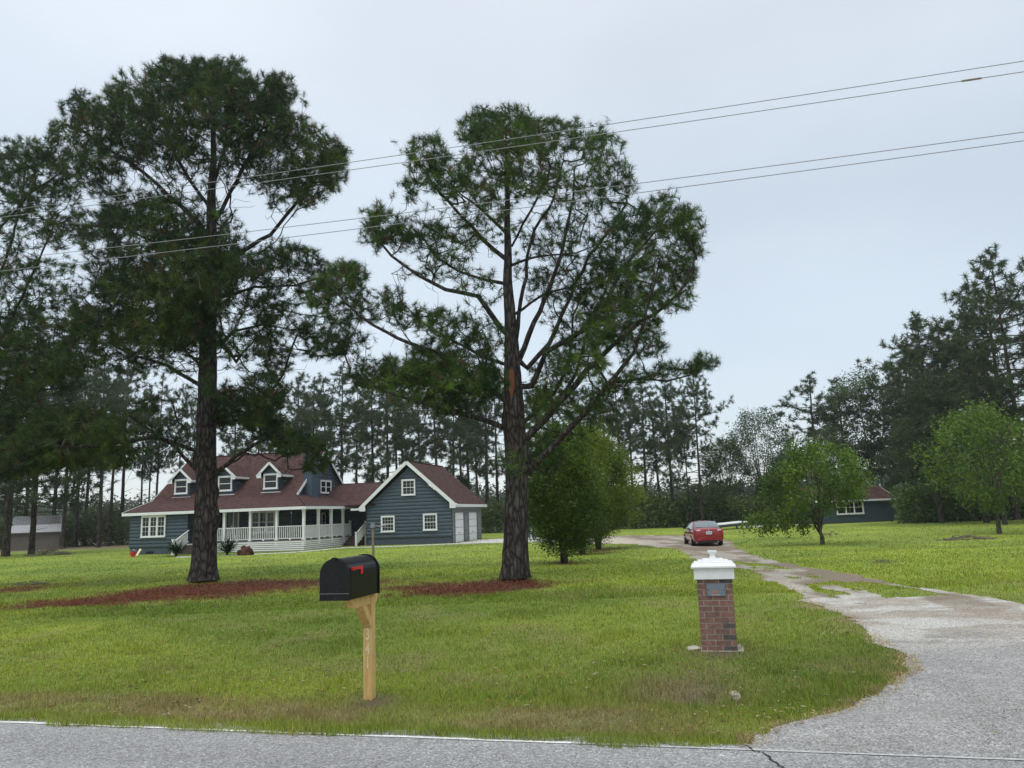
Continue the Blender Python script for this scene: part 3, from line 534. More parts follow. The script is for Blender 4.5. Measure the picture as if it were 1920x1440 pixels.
limbs2 = [(Z2(a), r, d) for a, r, d in [
 ([(705,900),(640,820),(598,750),(470,725),(370,670),(270,600),(210,530),(170,470)], (.13,.03), -1.5),
 ([(705,705),(620,690),(520,660),(430,600),(380,520)], (.09,.02), 1.5),
 ([(705,620),(610,540),(520,440),(430,340),(350,220)], (.11,.02), -.8),
 ([(705,520),(610,430),(530,370),(450,300)], (.08,.02), 1.0),
 ([(700,1010),(600,970),(500,920),(400,860),(300,770)], (.09,.02), 1.2),
 ([(700,1150),(620,1090),(520,1020),(430,960),(330,925),(200,860),(100,780),(20,690)], (.15,.03), -1.2),
 ([(700,1250),(600,1210),(480,1180),(345,1140),(200,1090),(60,1030)], (.13,.03), .8),
 ([(745,990),(800,850),(860,720),(900,600),(930,480),(950,380),(955,270)], (.13,.03), -.8),
 ([(735,920),(762,720),(785,560),(800,500),(860,420),(900,300)], (.10,.02), 1.0),
 ([(775,1020),(860,930),(905,830),(960,700),(1010,600),(1090,500),(1150,400)], (.12,.02), .6),
 ([(790,1090),(850,960),(1000,870),(1080,760),(1140,640),(1230,540),(1300,450)], (.13,.03), -1.6),
 ([(770,1290),(900,1150),(1000,1030),(1100,930),(1200,850),(1300,790),(1380,700),(1410,600)], (.16,.03), -.6),
 ([(760,1430),(900,1290),(1000,1180),(1080,1080),(1180,960),(1240,760),(1280,600)], (.16,.03), -2.4),
 ([(870,1190),(960,1040),(1000,900),(1060,760),(1090,650)], (.10,.02), 1.4),
 ([(760,1230),(880,1120),(935,980),(950,820),(1000,700)], (.10,.02), 2.0),
 ([(1080,1080),(1200,1060),(1300,1070),(1400,1040),(1470,1000)], (.06,.02), -2.6),
 ([(720,560),(760,480),(850,320),(880,220)], (.06,.02), -1.2), ([(710,640),(820,600),(960,590),(1080,540)], (.07,.02), 1.4),
 ([(725,820),(850,740),(1000,700),(1150,650)], (.07,.02), 2.2), ([(700,1240),(690,1210),(670,1195)], (.04,.02), -.5)]]
lumps2 = [(960,370,150,100,.14),(1150,500,130,100,.3),(800,430,80,80,.12),(820,720,130,45,.6),(945,245,75,42,1.5),(900,240,38,36),(1010,250,50,32),(805,290,42,36,1.1),(845,330,45,38,.6),(1080,255,50,30,1.0),(1130,285,34,38,.9),(960,320,85,50,.9),(900,350,50,40,.4),(1155,345,38,45,.7),(1080,350,60,50,.45),
 (775,345,24,32,.6),(705,400,26,20,1),(735,430,42,30,1.1),(790,440,45,30,.7),(850,450,45,35,.5),(840,500,60,25,.5),(700,435,25,28,.9),(640,520,48,26,1.0),(610,560,40,36,.8),(690,570,50,30,.7),(740,560,26,26,.6),(780,590,50,30,.7),(850,610,50,30,.8),
 (640,640,50,28,.9),(720,700,70,26,1.3),(790,690,70,32,1.3),(860,700,60,36,1.3),(850,750,65,26,1.0),(920,640,30,40,.7),(830,650,60,25,.8),
 (1240,400,42,34,1.3),(1290,420,26,32,1.2),(1200,430,45,40,.8),(1290,480,26,50,.9),(1245,500,48,40,.8),(1160,470,60,50,.6),(1120,540,60,45,.6),(1205,560,50,40,.7),(1270,560,30,30,.7),(1180,610,60,28,.8),(1100,610,50,36,.6),(1040,560,45,60,.35),(1010,480,50,60,.3),
 (1215,650,38,20,.9),(1270,690,40,14,1.0),(1320,680,24,18,1.1),(1190,700,46,16,.8),(1140,730,40,20,.6),(1010,850,42,34,1.0),(1010,760,28,40,.7),(960,860,26,24,.5),(1080,670,60,34,1.0),(1130,640,60,40,.8),(1040,720,50,40,.6),(1150,560,70,60,.5),(1110,770,50,40,.5),(920,410,50,40,.3),(1060,430,50,40,.3),(900,540,40,30,.3)]
r2, tr2, _ = hero_pine('pine_tree', 'broad open pine on the lawn with torn orange bark on its trunk', 'pine tree', T2Y,
 [(965,1087),(968,980),(967,880),(964,780),(961,700),(956,600),(953,500),(951,400),(950,300),(950,235)], [.345,.335,.32,.305,.24,.17,.12,.08,.05,.02], limbs2, lumps2, 5000, 4.3, seed=11, bumps=((3.3, 0.1, .1, .25), (4.3, 2.6, .08, .2)), base=float(gz(0, 22.7))-.03, rim=.45)
limbs1 = [(Z1(a), r, d) for a, r, d in [
 ([(650,1430),(560,1330),(480,1280),(400,1220)], (.11,.03), -1.6), ([(650,1350),(560,1320),(500,1300),(440,1310),(300,1330),(180,1330)], (.10,.03), -2.5), ([(655,1150),(540,1070),(430,1040),(350,1000),(250,1000)], (.11,.03), -1.0),
 ([(655,1080),(590,1020),(520,990)], (.08,.02), 2), ([(675,1435),(760,1360),(830,1320),(900,1290),(1000,1360)], (.12,.03), -1.8), ([(680,1020),(760,960),(850,940),(950,960)], (.09,.03), 1.4),
 ([(690,760),(770,710),(870,650),(960,540),(1040,440),(1080,380)], (.15,.03), .8), ([(685,620),(760,480),(830,340),(880,220)], (.10,.02), -1.0), ([(668,650),(560,540),(460,450),(380,400),(270,320),(200,290)], (.13,.03), -.6),
 ([(675,570),(600,460),(540,350),(560,200)], (.09,.02), 1.2), ([(690,860),(820,820),(950,815),(1050,780),(1130,760)], (.09,.02), -.6), ([(690,1150),(800,1200),(870,1160),(910,1100),(930,1040),(960,960)], (.10,.03), -.8),
 ([(670,760),(560,700),(440,650),(330,600)], (.09,.02), -1.4), ([(665,900),(560,860),(440,820),(330,820)], (.09,.02), 1.6), ([(685,500),(720,380),(740,200)], (.07,.02), 1.5), ([(690,960),(760,1060),(790,1020)], (.04,.02), -1),
 ([(660,1000),(540,940),(420,930),(300,950)], (.08,.02), -2.2)]]
lumps1 = [((x/1.714), 60+y/1.714, a/1.714, b/1.714, k) for x, y, a, b, k in [
 (620,300,340,190,.45),(540,700,270,170,.5),(480,900,280,130,.5),(940,420,130,140,.45),(700,1000,200,200,.25),(860,800,220,120,.3),(330,1300,260,90,.3),(560,150,90,60,1.5),(650,140,80,55,1.3),(730,150,80,65,1.4),(840,200,70,60,1.3),(905,190,45,60,1.1),(640,240,170,70,1.2),(820,310,110,80,1.0),(950,330,60,70,1.0),(1050,400,55,60,1.2),(1085,440,38,70,1.2),(1000,480,70,70,1.0),(900,470,70,70,.7),
 (270,240,65,45,1.2),(210,320,50,40,1.0),(330,300,80,60,1.1),(430,250,80,70,1.2),(380,190,40,40,1.1),(270,400,70,50,.9),(420,370,90,60,.9),(540,350,90,60,.8),(320,480,80,50,.8),(600,400,70,60,.5),(760,380,60,60,.6),
 (450,560,110,50,1.2),(340,620,100,50,1.2),(560,640,100,50,1.2),(650,700,110,60,1.5),(760,760,80,50,1.2),(430,720,100,50,1.1),(400,820,100,60,1.4),(570,800,110,60,1.5),(680,840,70,60,1.2),(350,940,120,60,1.5),(520,950,120,70,1.5),(620,900,80,70,1.2),
 (870,730,60,36,.8),(960,720,60,34,.9),(1060,770,70,36,1.1),(1130,780,40,40,1.0),(1020,830,60,30,.8),(250,1040,80,50,1.2),(430,1060,80,40,.7),(880,880,60,40,.8),(980,950,60,40,.9),(1040,1010,70,36,.9),(850,980,60,60,1.0),(900,1060,50,50,.8),
 (850,1160,70,60,1.3),(760,1220,80,50,1.5),(840,1250,70,50,1.5),(720,1190,50,50,1.1),(200,1250,100,45,1.3),(120,1330,90,50,1.5),(300,1270,100,50,1.5),(370,1350,60,50,1.1),(240,1370,100,30,1.1),(950,1320,70,40,1.2),(1020,1370,46,46,1.3),(900,1290,50,40,1.1),(500,1200,60,24,.6),(60,1400,70,30,1.1),(1110,930,50,40,.7)]]
r1, tr1, _ = hero_pine('pine_tree', 'tallest dense dark pine before the log house, with a swollen knot on its trunk', 'pine tree', T1Y,
 [(382,1090),(384,1000),(386,900),(387,800),(389,700),(393,560),(397,430),(399,300),(402,200),(403,140)], [.41,.375,.345,.325,.30,.24,.18,.11,.06,.02], limbs1, lumps1, 9800, 5.6, dark=.8, seed=12, bumps=((2.0, 0.0, .16, .28), (4.0, 3.4, .1, .3), (2.9, .2, .06, .2)), base=float(gz(-11, 27.4))-.03, needle=.26, wn=.013, nn=40)
# left edge pine, its trunk just outside the frame
lumps0 = [(30,290,60,32,1.2),(90,290,40,34,1.2),(60,330,80,40,1.1),(130,330,30,40,.9),(20,370,50,40,1),(95,385,60,40,.9),(50,430,70,34,.8),(120,440,40,30,.7),(20,500,50,40,.8),(90,510,60,30,.7),(130,560,40,30,.7),(50,570,60,36,.8),(10,640,50,40,1.1),(80,640,60,34,1.0),(40,710,70,40,1.2),(110,700,50,34,.9),(20,780,60,40,1.2),(90,800,80,36,1.4),(30,860,70,34,1.3),(110,850,70,30,1.2),(160,830,60,30,1.0),(-60,300,70,60,.7),(-100,450,80,80,.7),(-80,650,90,80,.9),(-60,820,80,60,.9),(150,620,40,40,.6)]
limbs0 = [([(-60,760),(0,640),(40,560),(80,470),(110,400)], (.14,.03), -.8), ([(-60,620),(-10,540),(20,460),(40,380),(50,300)], (.12,.02), .6), ([(-60,880),(20,820),(90,800),(160,820)], (.12,.03), -1), ([(-60,700),(10,660),(70,650),(120,640)], (.1,.03), 1.2), ([(-60,520),(0,430),(60,360),(120,320)], (.1,.02), -1.2)]
r0, _, _ = hero_pine('pine_tree', 'brown-tinged pine cut off by the left edge of the photo', 'pine tree', 30.0, [(-75,1110),(-70,900),(-66,700),(-62,500),(-60,350),(-58,280)], [.4,.36,.3,.2,.1,.04], limbs0, lumps0, 3300, 4.6, dark=1.0, seed=13, needle=.26, wn=.014, nn=38)
# torn bark patch on the middle pine
mb = MB(); pc = [atd(x, y, T2Y-.30) for x, y in [(954,695),(960,690),(964,700),(965,722),(961,745),(958,748),(954,730)]]
for d_ in (0, .02): pass
mb.face(pc); mb.face([p+np.array([0,.25,0]) for p in pc][::-1])
for i in range(len(pc)): j = (i+1) % len(pc); mb.face([pc[i], pc[i]+np.array([0,.25,0]), pc[j]+np.array([0,.25,0]), pc[j]])
o = mb.build('bark_wound', MT['barkred'], r2); o.location = -r2.location; o['label'] = 'orange strip of torn bark'
# ---------------- prototypes of the far trees (local coordinates, shared meshes)
def far_pine(name, H, hc, R, seed, nclump=170, dark=1.0, nn=52, size=.52):
    global rng
    rng = np.random.default_rng(seed); lean = rng.normal(0, .25, 2); g = Grow(); tp = [np.array([lean[0]*t*t, lean[1]*t*t, H*t*.985]) for t in np.linspace(0, 1, 9)]; tr = list(np.linspace(.2+.003*H, .035, 9)); g.limb(tp, tr, True)
    T = []; nb = int(nclump/8); 
    for b in range(nb):
        u = (b+rng.random())/nb; z = hc+(H-hc)*u; prof = (math.sin(math.pi*min(1, .22+u*.80))**.75)*(1 if u < .9 else .75); L = R*prof*rng.uniform(.55, 1.15); az = b*2.4+rng.normal(0, .5)
        up = rng.uniform(.05, .45) if u > .4 else rng.uniform(-.1, .25); e = np.array([math.cos(az)*L, math.sin(az)*L, up*L]); c0 = np.array([lean[0]*(z/H)**2, lean[1]*(z/H)**2, z])
        if L > 1.2: g.limb([c0+e*.02, c0+e*.5+np.array([0, 0, -.08*L]), c0+e*.8], [.05, .035, .02])
        for k in range(max(4, int(15*prof*rng.uniform(.5, 1.4)))):
            T.append(c0+e*rng.uniform(.45, 1.05)+rng.normal(0, 1, 3)*np.array([.65, .65, .34]))
    for b in range(4):   # a few bare dead stubs below the crown
        z = rng.uniform(.35*hc, hc); az = rng.uniform(0, 6.28); L = rng.uniform(.6, 1.8); c0 = np.array([lean[0]*(z/H)**2, lean[1]*(z/H)**2, z]); g.limb([c0, c0+np.array([math.cos(az)*L, math.sin(az)*L, .2*L])], [.03, .012])
    T = np.array(T); dirs = g.attach(T, step=.6, tip=.014); T = T+rng.normal(0, .16, T.shape); tv, tf = g.tubes(sides=(3, 4, 5)); mv, mf = trunk_mesh(tp, tr, nside=8, seg=.8, flare=.3)
    root = empty(name, (0, 0, 0)); np_mesh('trunk', np.concatenate([mv, tv]), np.concatenate([mf, tf+len(mv)]), None, MT['bark2'], root, smooth=True)
    n = fbm(T[:, 0]*.4+seed, T[:, 2]*.5+T[:, 1]*.4, 2)[:, None]; cols = (np.array([.034,.066,.026])*(1-n)+np.array([.085,.120,.042])*n)*dark
    v, c = tufts(T, dirs, nn, size, .06, cols, spread=.3, axis=.5); np_mesh('crown', v, np.arange(len(v)).reshape(-1, 3), c, MT['needle'], root); return root
def broadleaf(name, H, hc, R, seed, ncl=160, nl=60, leaf=.12, col=((.05,.10,.02),(.13,.21,.035)), tr=.14, forks=5, rs=.3, shape=.55, base_fork=.35, bark='bark3', wood_r=.006, droop=()):
    global rng
    rng = np.random.default_rng(seed); g = Grow(); zf = H*base_fork; tp = [np.array([0, 0, -.05]), np.array([rng.normal(0, .02), rng.normal(0, .02), zf*.5]), np.array([rng.normal(0, .04), rng.normal(0, .04), zf])]
    g.limb(tp, [tr, tr*.85, tr*.75], True)
    for k in range(forks):
        az = k*6.283/forks+rng.normal(0, .35); e = R*rng.uniform(.25, .75); zt = H*rng.uniform(.62, .92); b = tp[2] if k % 2 else tp[2]*rng.uniform(.7, 1)
        g.limb([b, b+np.array([math.cos(az)*e*.5, math.sin(az)*e*.5, (zt-b[2])*.42]), np.array([math.cos(az)*e, math.sin(az)*e, zt])], [tr*.55, tr*.4, tr*.15])
    T = []
    while len(T) < ncl:
        q = rng.normal(0, 1, 3); q /= np.linalg.norm(q); q *= rng.uniform(.45, 1)**.6; z = hc+(H-hc)*(q[2]*.5+.5); az = math.atan2(q[1], q[0]); rr = R*(.55+.85*float(fbm(np.array([az*2.2+seed]), np.array([z*1.3]), 2)[0]))
        f = shape+(1-shape)*math.sin(math.pi*np.clip((z-hc)/(H-hc), 0, 1)); p_ = [q[0]*rr*f/max(shape, .6), q[1]*rr*f/max(shape, .6), z]
        if droop and p_[0] > .15 and z < 1.25+.45*p_[0]: continue
        T.append(p_)
    for dx_, dy_, dz_ in droop: T.append([dx_, dy_, dz_])
    T = np.array(T); g.attach(T, step=.4, tip=wood_r); tv, tf = g.tubes(sides=(3, 4, 6)); mv, mf = trunk_mesh(tp, [tr, tr*.85, tr*.75], nside=14, seg=.15, flare=.35)
    root = empty(name, (0, 0, 0)); np_mesh('trunk', np.concatenate([mv, tv]), np.concatenate([mf, tf+len(mv)]), None, MT[bark], root, smooth=True)
    n = np.clip(fbm(T[:, 0]*.7+seed, T[:, 2]*.7+T[:, 1]*.6, 3)*1.6-.3, 0, 1)[:, None]; cols = np.array(col[0])*(1-n)+np.array(col[1])*n
    v, c = leaves(T, nl, rs, leaf, leaf*.6, cols); np_mesh('crown', v, np.arange(len(v)).reshape(-1, 4), c, MT['leaf'], root); return root
protos = [far_pine('far_pine', h, hc, R, 100+i, nc) for i, (h, hc, R, nc) in enumerate([(20, 8.5, 4.3, 200), (21, 10, 3.8, 170), (19, 7, 4.6, 220), (22, 11, 3.4, 160), (18, 6, 4.0, 190), (21, 12, 3.0, 130)])]
bigp = [far_pine('tall_pine', 22, 4, 7.0, 120+i, 560, dark=.95, nn=50) for i in range(3)]
decs = [broadleaf('slender_tree', 15, 3.5, 3.0, 140+i, 210, 70, .24, col=((.05,.085,.035),(.12,.17,.07)), tr=.16, rs=.42, base_fork=.3) for i in range(3)]
used_p = set()
def place(proto, px, base_y, top_y, label, cat, group=None, name=None, depth=None, wide=1.0):
    """stand a copied tree on the ground; its height from the top row it reaches in the photo"""
    g = gnd(px, base_y); 
    if depth: q = ray(px, base_y); g = np.array([q[0]/q[1]*depth, depth, 0]); g[2] = float(gz(g[0], g[1]))
    H0 = {id(p): h for p, h in list(zip(protos, [20,21,19,22,18,21]))+[(p, 22) for p in bigp]+[(p, 15) for p in decs]}[id(proto)]
    top = atd(px, top_y, g[1])[2]; s = (top-g[2])/H0
    if id(proto) in used_p: o = copy_tree(proto)
    else: used_p.add(id(proto)); o = proto
    if name: o.name = name
    o.location = (g[0], g[1], g[2]-.05); o.scale = (s*wide, s*wide, s); o.rotation_euler = (0, 0, random.uniform(0, 6.28)); tag(o, label, cat, group); return o
random.seed(21)
GB = 'pines in the woodland edge behind the house'; GR = 'pines in the woodland edge right of the middle pine'; GL = 'slim pines in the wood left of the house'
for i, (px, ty) in enumerate([(-10,640),(45,660),(98,640),(118,690),(140,650),(158,700),(185,660),(205,690),(226,650),(-60,650)]):
    place(protos[(i*5+1) % 6], px, 1016, ty, ('slim pine in the wood above the grey shed' if px < 110 else 'slim bare-stemmed pine in the wood between the grey shed and the house'), 'pine tree', GL, 'pine_tree', depth=92+6*(i % 3), wide=.85)
for i, (px, ty) in enumerate([(262,735),(276,760),(290,705),(331,720),(358,745)]):
    place(protos[(i*3) % 6], px, 1010, ty, 'slim pine rising between the left wood and the dark front pine', 'pine tree', 'slim pines above the left end of the house', 'pine_tree', depth=96+5*(i % 2), wide=.7)
for i, (px, ty) in enumerate([(440,730),(480,740),(520,720),(556,700),(585,712),(612,705),(640,690),(668,715),(700,700),(728,690),(757,720),(790,706),(822,700),(852,715),(866,740),(881,700),(897,735),(915,650),(935,720),(572,740),(745,735)]):
    place(protos[(i*7+2) % 6], px, 1000, ty, ('hazy pine behind the dormers and main roof of the house' if px < 600 else 'hazy pine behind the low roof linking house and garage' if px < 715 else 'hazy pine behind the garage roof' if px < 840 else 'tall pine in the close group of stems between garage and middle pine'), 'pine tree', GB, 'pine_tree', depth=93+7*(i % 4), wide=1.0)
for i, (px, ty) in enumerate([(1010,700),(1045,720),(1080,705),(1112,730),(1140,715),(1170,700),(1190,735),(1215,712),(1240,730),(1264,700)]):
    place(protos[(i*5+3) % 6], px, 985, ty, ('hazy pine showing above the shrubs right of the middle pine' if px < 1150 else 'hazy pine in the woodland edge between the shrubs and the red car'), 'pine tree', GR, 'pine_tree', depth=90+6*(i % 3), wide=1.0)
place(bigp[0], 1318, 985, 694, 'broad pine with a thick dark stem above the red car, right end of its row', 'pine tree', None, 'pine_tree', depth=86, wide=.85)
place(protos[3], 1295, 985, 760, 'thin pine leaning close beside the broad pine above the red car', 'pine tree', None, 'pine_tree', depth=88, wide=.7)
place(decs[0], 1437, 985, 762, 'pale feathery green tree left of the small blue-grey outbuilding', 'tree', None, 'leafy_tree', depth=92)
place(decs[1], 1370, 985, 820, 'low pale tree just right of the broad pine above the red car', 'tree', None, 'leafy_tree', depth=95)
place(protos[4], 1541, 985, 703, 'hazy pine standing behind the left end of the small outbuilding', 'pine tree', None, 'pine_tree', depth=95, wide=1.25)
place(protos[0], 1598, 985, 712, 'round topped pine behind the middle of the small outbuilding', 'pine tree', None, 'pine_tree', depth=98, wide=1.25)
place(decs[2], 1645, 985, 686, 'tall light green tree rising behind the right end of the outbuilding', 'tree', None, 'leafy_tree', depth=94, wide=.9)
place(decs[0], 1565, 985, 800, 'mid green tree low behind the outbuilding roof', 'tree', None, 'leafy_tree', depth=92)
place(decs[1], 1490, 985, 840, 'low leafy tree behind the left side of the young lawn tree', 'tree', None, 'leafy_tree', depth=90)
place(bigp[2], 1702, 980, 690, 'pine filling the gap right of the tall light green tree', 'pine tree', None, 'pine_tree', depth=95, wide=1.0)
place(bigp[1], 1765, 975, 590, 'big dark pine, left one of the tall clump at the right edge', 'pine tree', None, 'pine_tree', depth=70)
place(bigp[2], 1850, 975, 575, 'big dark pine in the middle of the tall clump at the right edge', 'pine tree', None, 'pine_tree', depth=66)
place(bigp[0], 1935, 975, 470, 'tallest dark pine of the clump, cut by the right edge of the photo', 'pine tree', None, 'pine_tree', depth=62)
place(bigp[1], 1885, 985, 660, 'dark pine whose thick stem meets the ground behind the right lawn tree', 'pine tree', None, 'pine_tree', depth=60, wide=1.0)
place(bigp[0], 1815, 980, 680, 'dark pine half hidden behind the right lawn tree', 'pine tree', None, 'pine_tree', depth=80, wide=1.1)
place(protos[0], 1722, 980, 740, 'pine low at the left foot of the tall right clump', 'pine tree', None, 'pine_tree', depth=90, wide=1.2)
place(decs[2], 1742, 980, 790, 'leafy tree under the tall right clump, beside the outbuilding', 'tree', None, 'leafy_tree', depth=88, wide=1.2)
for i, (px, by, ty) in enumerate([(59,1033,640),(11,1034,560)]):
    place(bigp[(i+1) % 3], px, by, ty, ['pine with a thick stem standing in front of the grey shed', 'pine at the left edge with a thick stem left of the grey shed'][i], 'pine tree', None, 'pine_tree', depth=[74, 70][i], wide=1.15)
place(protos[2], 1905, 975, 545, 'dark pine close under the tallest one at the right edge', 'pine tree', None, 'pine_tree', depth=72, wide=1.3)
place(bigp[0], 1800, 975, 610, 'dark pine between the left and middle big pines of the right clump', 'pine tree', None, 'pine_tree', depth=82, wide=1.0)
place(protos[4], 1728, 978, 655, 'pine on the left shoulder of the tall right clump', 'pine tree', None, 'pine_tree', depth=86, wide=1.5)
# woodland undergrowth (one mass) and the far woods beyond
rng = np.random.default_rng(55); T = []; cl = []
def hedge(x0, x1, y0, y1, h, n, c0, c1):
    for k in range(n):
        px = rng.uniform(x0, x1); Yd = rng.uniform(y0, y1); q = ray(px, 960); X = q[0]/q[1]*Yd; hh = h*(.55+.9*float(fbm(np.array([X*.22+9]), np.array([Yd*.1]), 3)[0])); z = float(gz(X, Yd))+hh*rng.random()**.8
        T.append((X, Yd, z)); t = rng.random()*.6+.4*float(vnoise(X*.5, z*.9)); cl.append(np.array(c0)*(1-t)+np.array(c1)*t)
hedge(1180, 1500, 88, 93, 3.4, 1500, (.045,.075,.022), (.11,.145,.04)); hedge(1690, 2050, 72, 82, 3.4, 2000, (.045,.08,.022), (.10,.155,.04)); hedge(-120, 245, 98, 106, 3.8, 1500, (.04,.065,.02), (.09,.12,.035)); hedge(900, 1200, 92, 96, 3.2, 800, (.04,.065,.02), (.09,.12,.035)); hedge(240, 900, 104, 112, 3.5, 900, (.04,.065,.025), (.09,.12,.04)); hedge(1480, 1680, 88, 92, 3.0, 700, (.045,.075,.022), (.10,.135,.04))
T = np.array(T); v, c = leaves(T, 22, .42, .34, .2, np.array(cl)); tag(np_mesh('undergrowth', v, np.arange(len(v)).reshape(-1, 4), c*1.45, MT['leaf']), 'dense green undergrowth along the foot of the woodland edge', 'undergrowth', kind='stuff')
T = []; 
for k in range(5200):
    X = rng.uniform(-330, 330); Yd = rng.uniform(250, 300); hh = 12*(.6+.55*float(fbm(np.array([X*.03]), np.array([1.]), 3)[0])); T.append((X, Yd, hh*rng.random()))
T = np.array(T); v, c = leaves(T, 40, 1.5, 1.0, .8, np.tile(np.array([[.05,.08,.035]]), (len(T), 1))*rng.uniform(.7, 1.3, (len(T), 1))); tag(np_mesh('far_woods', v, np.arange(len(v)).reshape(-1, 4), c, MT['leaf']), 'pale hazy woodland on the skyline seen between the stems', 'woods', kind='stuff')
# lawn trees on the right
def lawn_tree(px, py, topy, proto, H0, label, wide=1.0, rz=0):
    g = gnd(px, py); s = (atd(px, topy, g[1])[2]-g[2])/H0; proto.location = tuple(g); proto.scale = (s*wide, s*wide, s); proto.rotation_euler = (0, 0, rz); tag(proto, label, 'tree'); return proto
t = broadleaf('maple_tree', 4.6, 1.0, 2.25, 201, 165, 75, .15, col=((.055,.11,.016),(.145,.235,.028)), tr=.11, forks=7, rs=.19, base_fork=.13, shape=.75, droop=[(-.9-.11*k+.25*math.sin(k*7), .5*math.sin(k*3.1), .72+.75*((k*.37) % 1)) for k in range(26)]+[(1.5+.09*k, .5*math.sin(k*2.3), 2.0+.4*((k*.41) % 1)) for k in range(10)])
lawn_tree(1542, 1021, 828, t, 4.6, 'young bright green tree on the lawn in front of the small outbuilding', .84)
t = broadleaf('maple_tree', 6.0, 1.2, 2.5, 202, 150, 80, .17, col=((.055,.105,.018),(.14,.225,.03)), tr=.12, forks=7, rs=.28, base_fork=.24, shape=.65)
lawn_tree(1874, 1001, 758, t, 6.0, 'bright green lawn tree with a slanting stem near the right edge', .80, 1)
# multi-stemmed bushes right of the middle pine
def bush(px, py, topy, half_px, label, seed, c, nst=11, ncl=420, nl=60, leaf=.085, low=.35):
    global rng
    rng = np.random.default_rng(seed); g0 = gnd(px, py); ppm = FPX/g0[1]; H = (atd(px, topy, g0[1])[2]-g0[2]); R = half_px/ppm; g = Grow(); g.limb([(0,0,-.05),(0,0,.08)], [.12,.1], False)
    for k in range(nst):
        az = k*2.4; e = R*(.15+.55*rng.random()); g.limb([np.array([math.cos(az)*.1, math.sin(az)*.1, 0]), np.array([math.cos(az)*e*.35, math.sin(az)*e*.35, H*.35]), np.array([math.cos(az)*e, math.sin(az)*e, H*rng.uniform(.6, .9)])], [.045, .03, .012])
    T = []
    for k in range(ncl):
        q = rng.normal(0, 1, 3); q /= np.linalg.norm(q); q *= rng.uniform(.25, 1)**.5; u = np.clip(q[2]*.5+.5, 0, 1); z = low+(H-low)*u; f = (math.sin(math.pi*(u*.62+.24))**.7)*(.58+.80*float(fbm(np.array([math.atan2(q[1], q[0])*2.4+seed]), np.array([z*1.5]), 2)[0])); T.append((q[0]*R*f*1.08, q[1]*R*f*1.08, z))
    for k in range(70):
        az = rng.uniform(0, 6.28); z = low+(H-low)*rng.uniform(.15, 1.0); u = (z-low)/(H-low); rr = R*math.sin(math.pi*(min(u, .97)*.62+.24))**.7*rng.uniform(.95, 1.25)*(1 if u < .8 else .6); T.append((math.cos(az)*rr, math.sin(az)*rr, z+(rng.uniform(0, .35) if u > .7 else 0)))
    T = np.array(T); g.attach(T, step=.35, tip=.006); tv, tf = g.tubes(sides=(3, 4, 6)); root = empty('shrub', g0, 0, label, 'shrub'); np_mesh('stem', tv, tf, None, MT['bark3'], root, smooth=True)
    n = np.clip(fbm(T[:, 0]*.8+seed, T[:, 2]*.8+T[:, 1]*.6, 3)*1.7-.35, 0, 1)[:, None]; v, cc = leaves(T, nl, .2, leaf, leaf*.55, np.array(c[0])*(1-n)+np.array(c[1])*n); np_mesh('crown', v, np.arange(len(v)).reshape(-1, 4), cc, MT['leaf'], root); return root
bush(1058, 1056, 800, 76, 'tall dark multi-stemmed shrub beside the middle pine trunk', 31, ((.042,.09,.012),(.125,.20,.022)), ncl=800, nl=72, leaf=.10, low=.3)
bush(1122, 1030, 806, 70, 'yellow-green shrub behind and right of the dark multi-stemmed one', 32, ((.07,.125,.012),(.20,.28,.022)), ncl=800, nl=72, leaf=.11, low=.5)
bush(1092, 1040, 880, 40, 'small dark shrub squeezed between the two tall ones', 33, ((.03,.05,.012),(.06,.09,.016)), ncl=260, low=.05, nl=80)
# ---------------------------------------------------------------- the log house (house frame: a along the front, b backwards, z up; original units times K)
K = (EYE+.4)/EYE; TH = .2381; HX, HY = -25.3377, 51.1327
HU = np.array([math.cos(TH), -math.sin(TH)]); HV = np.array([math.sin(TH), math.cos(TH)])
house = empty('log_house', (HX*K, HY*K, -.4), -TH, 'blue-grey log house with red-brown shingle roof, dormers, white porch and attached garage', 'house')
def hray(px, py):
    d = ray(px, py)*1.0; o = np.array([0, 0, EYE]); rel = np.array([o[0]-HX, o[1]-HY])
    return np.array([rel@HU, rel@HV, o[2]]), np.array([d[:2]@HU, d[:2]@HV, d[2]])
def HP(px, py, b): o, d = hray(px, py); t = (b-o[1])/d[1]; p = o+d*t; return p[0], p[2]
def UP(px, py, a): o, d = hray(px, py); t = (a-o[0])/d[0]; p = o+d*t; return p[1], p[2]
def B(mb, name, mat, parent=house, **k): return mb.build(name, mat, parent, scale=K, **k)
def sidingF(mb, frame, z0, z1, xl, xr, course=.222, bulge=.045, nseg=5):
    """round-log courses; frame(x, out, z) -> point; xl(z), xr(z) the wall's limits"""
    z = z0
    while z < z1-.01:
        zt = min(z+course, z1); pr = []
        for k in range(nseg+1):
            u = k/nseg; zz = z+(zt-z)*u; pr.append((bulge*math.sin(math.pi*u)**.6, zz))
        for (o0, za), (o1, zb) in zip(pr[:-1], pr[1:]):
            a0, a1, b0, b1 = xl(za), xr(za), xl(zb), xr(zb)
            if a1-a0 < .01: continue
            mb.face([frame(a0, o0, za), frame(a1, o0, za), frame(max(b1, b0+.001), o1, zb), frame(b0, o1, zb)])
        z = zt
def front(b): return lambda x, o, z: (x, b-o, z)
def right(a): return lambda x, o, z: (a+o, x, z)
def left(a): return lambda x, o, z: (a-o, x, z)
def cst(c): return lambda z: c
GU, GV, GW, GD, GE, GR = 14.38, 5.18, 6.05, 6.83, 2.70, 5.50
U1 = 10.42; BV, BZ, RV, RZ = 2.41, 3.50, 6.39, 6.69; EV, EZ = -.25, 2.70; PR = 12.52; PH = .654
mb = MB(); F0 = .42
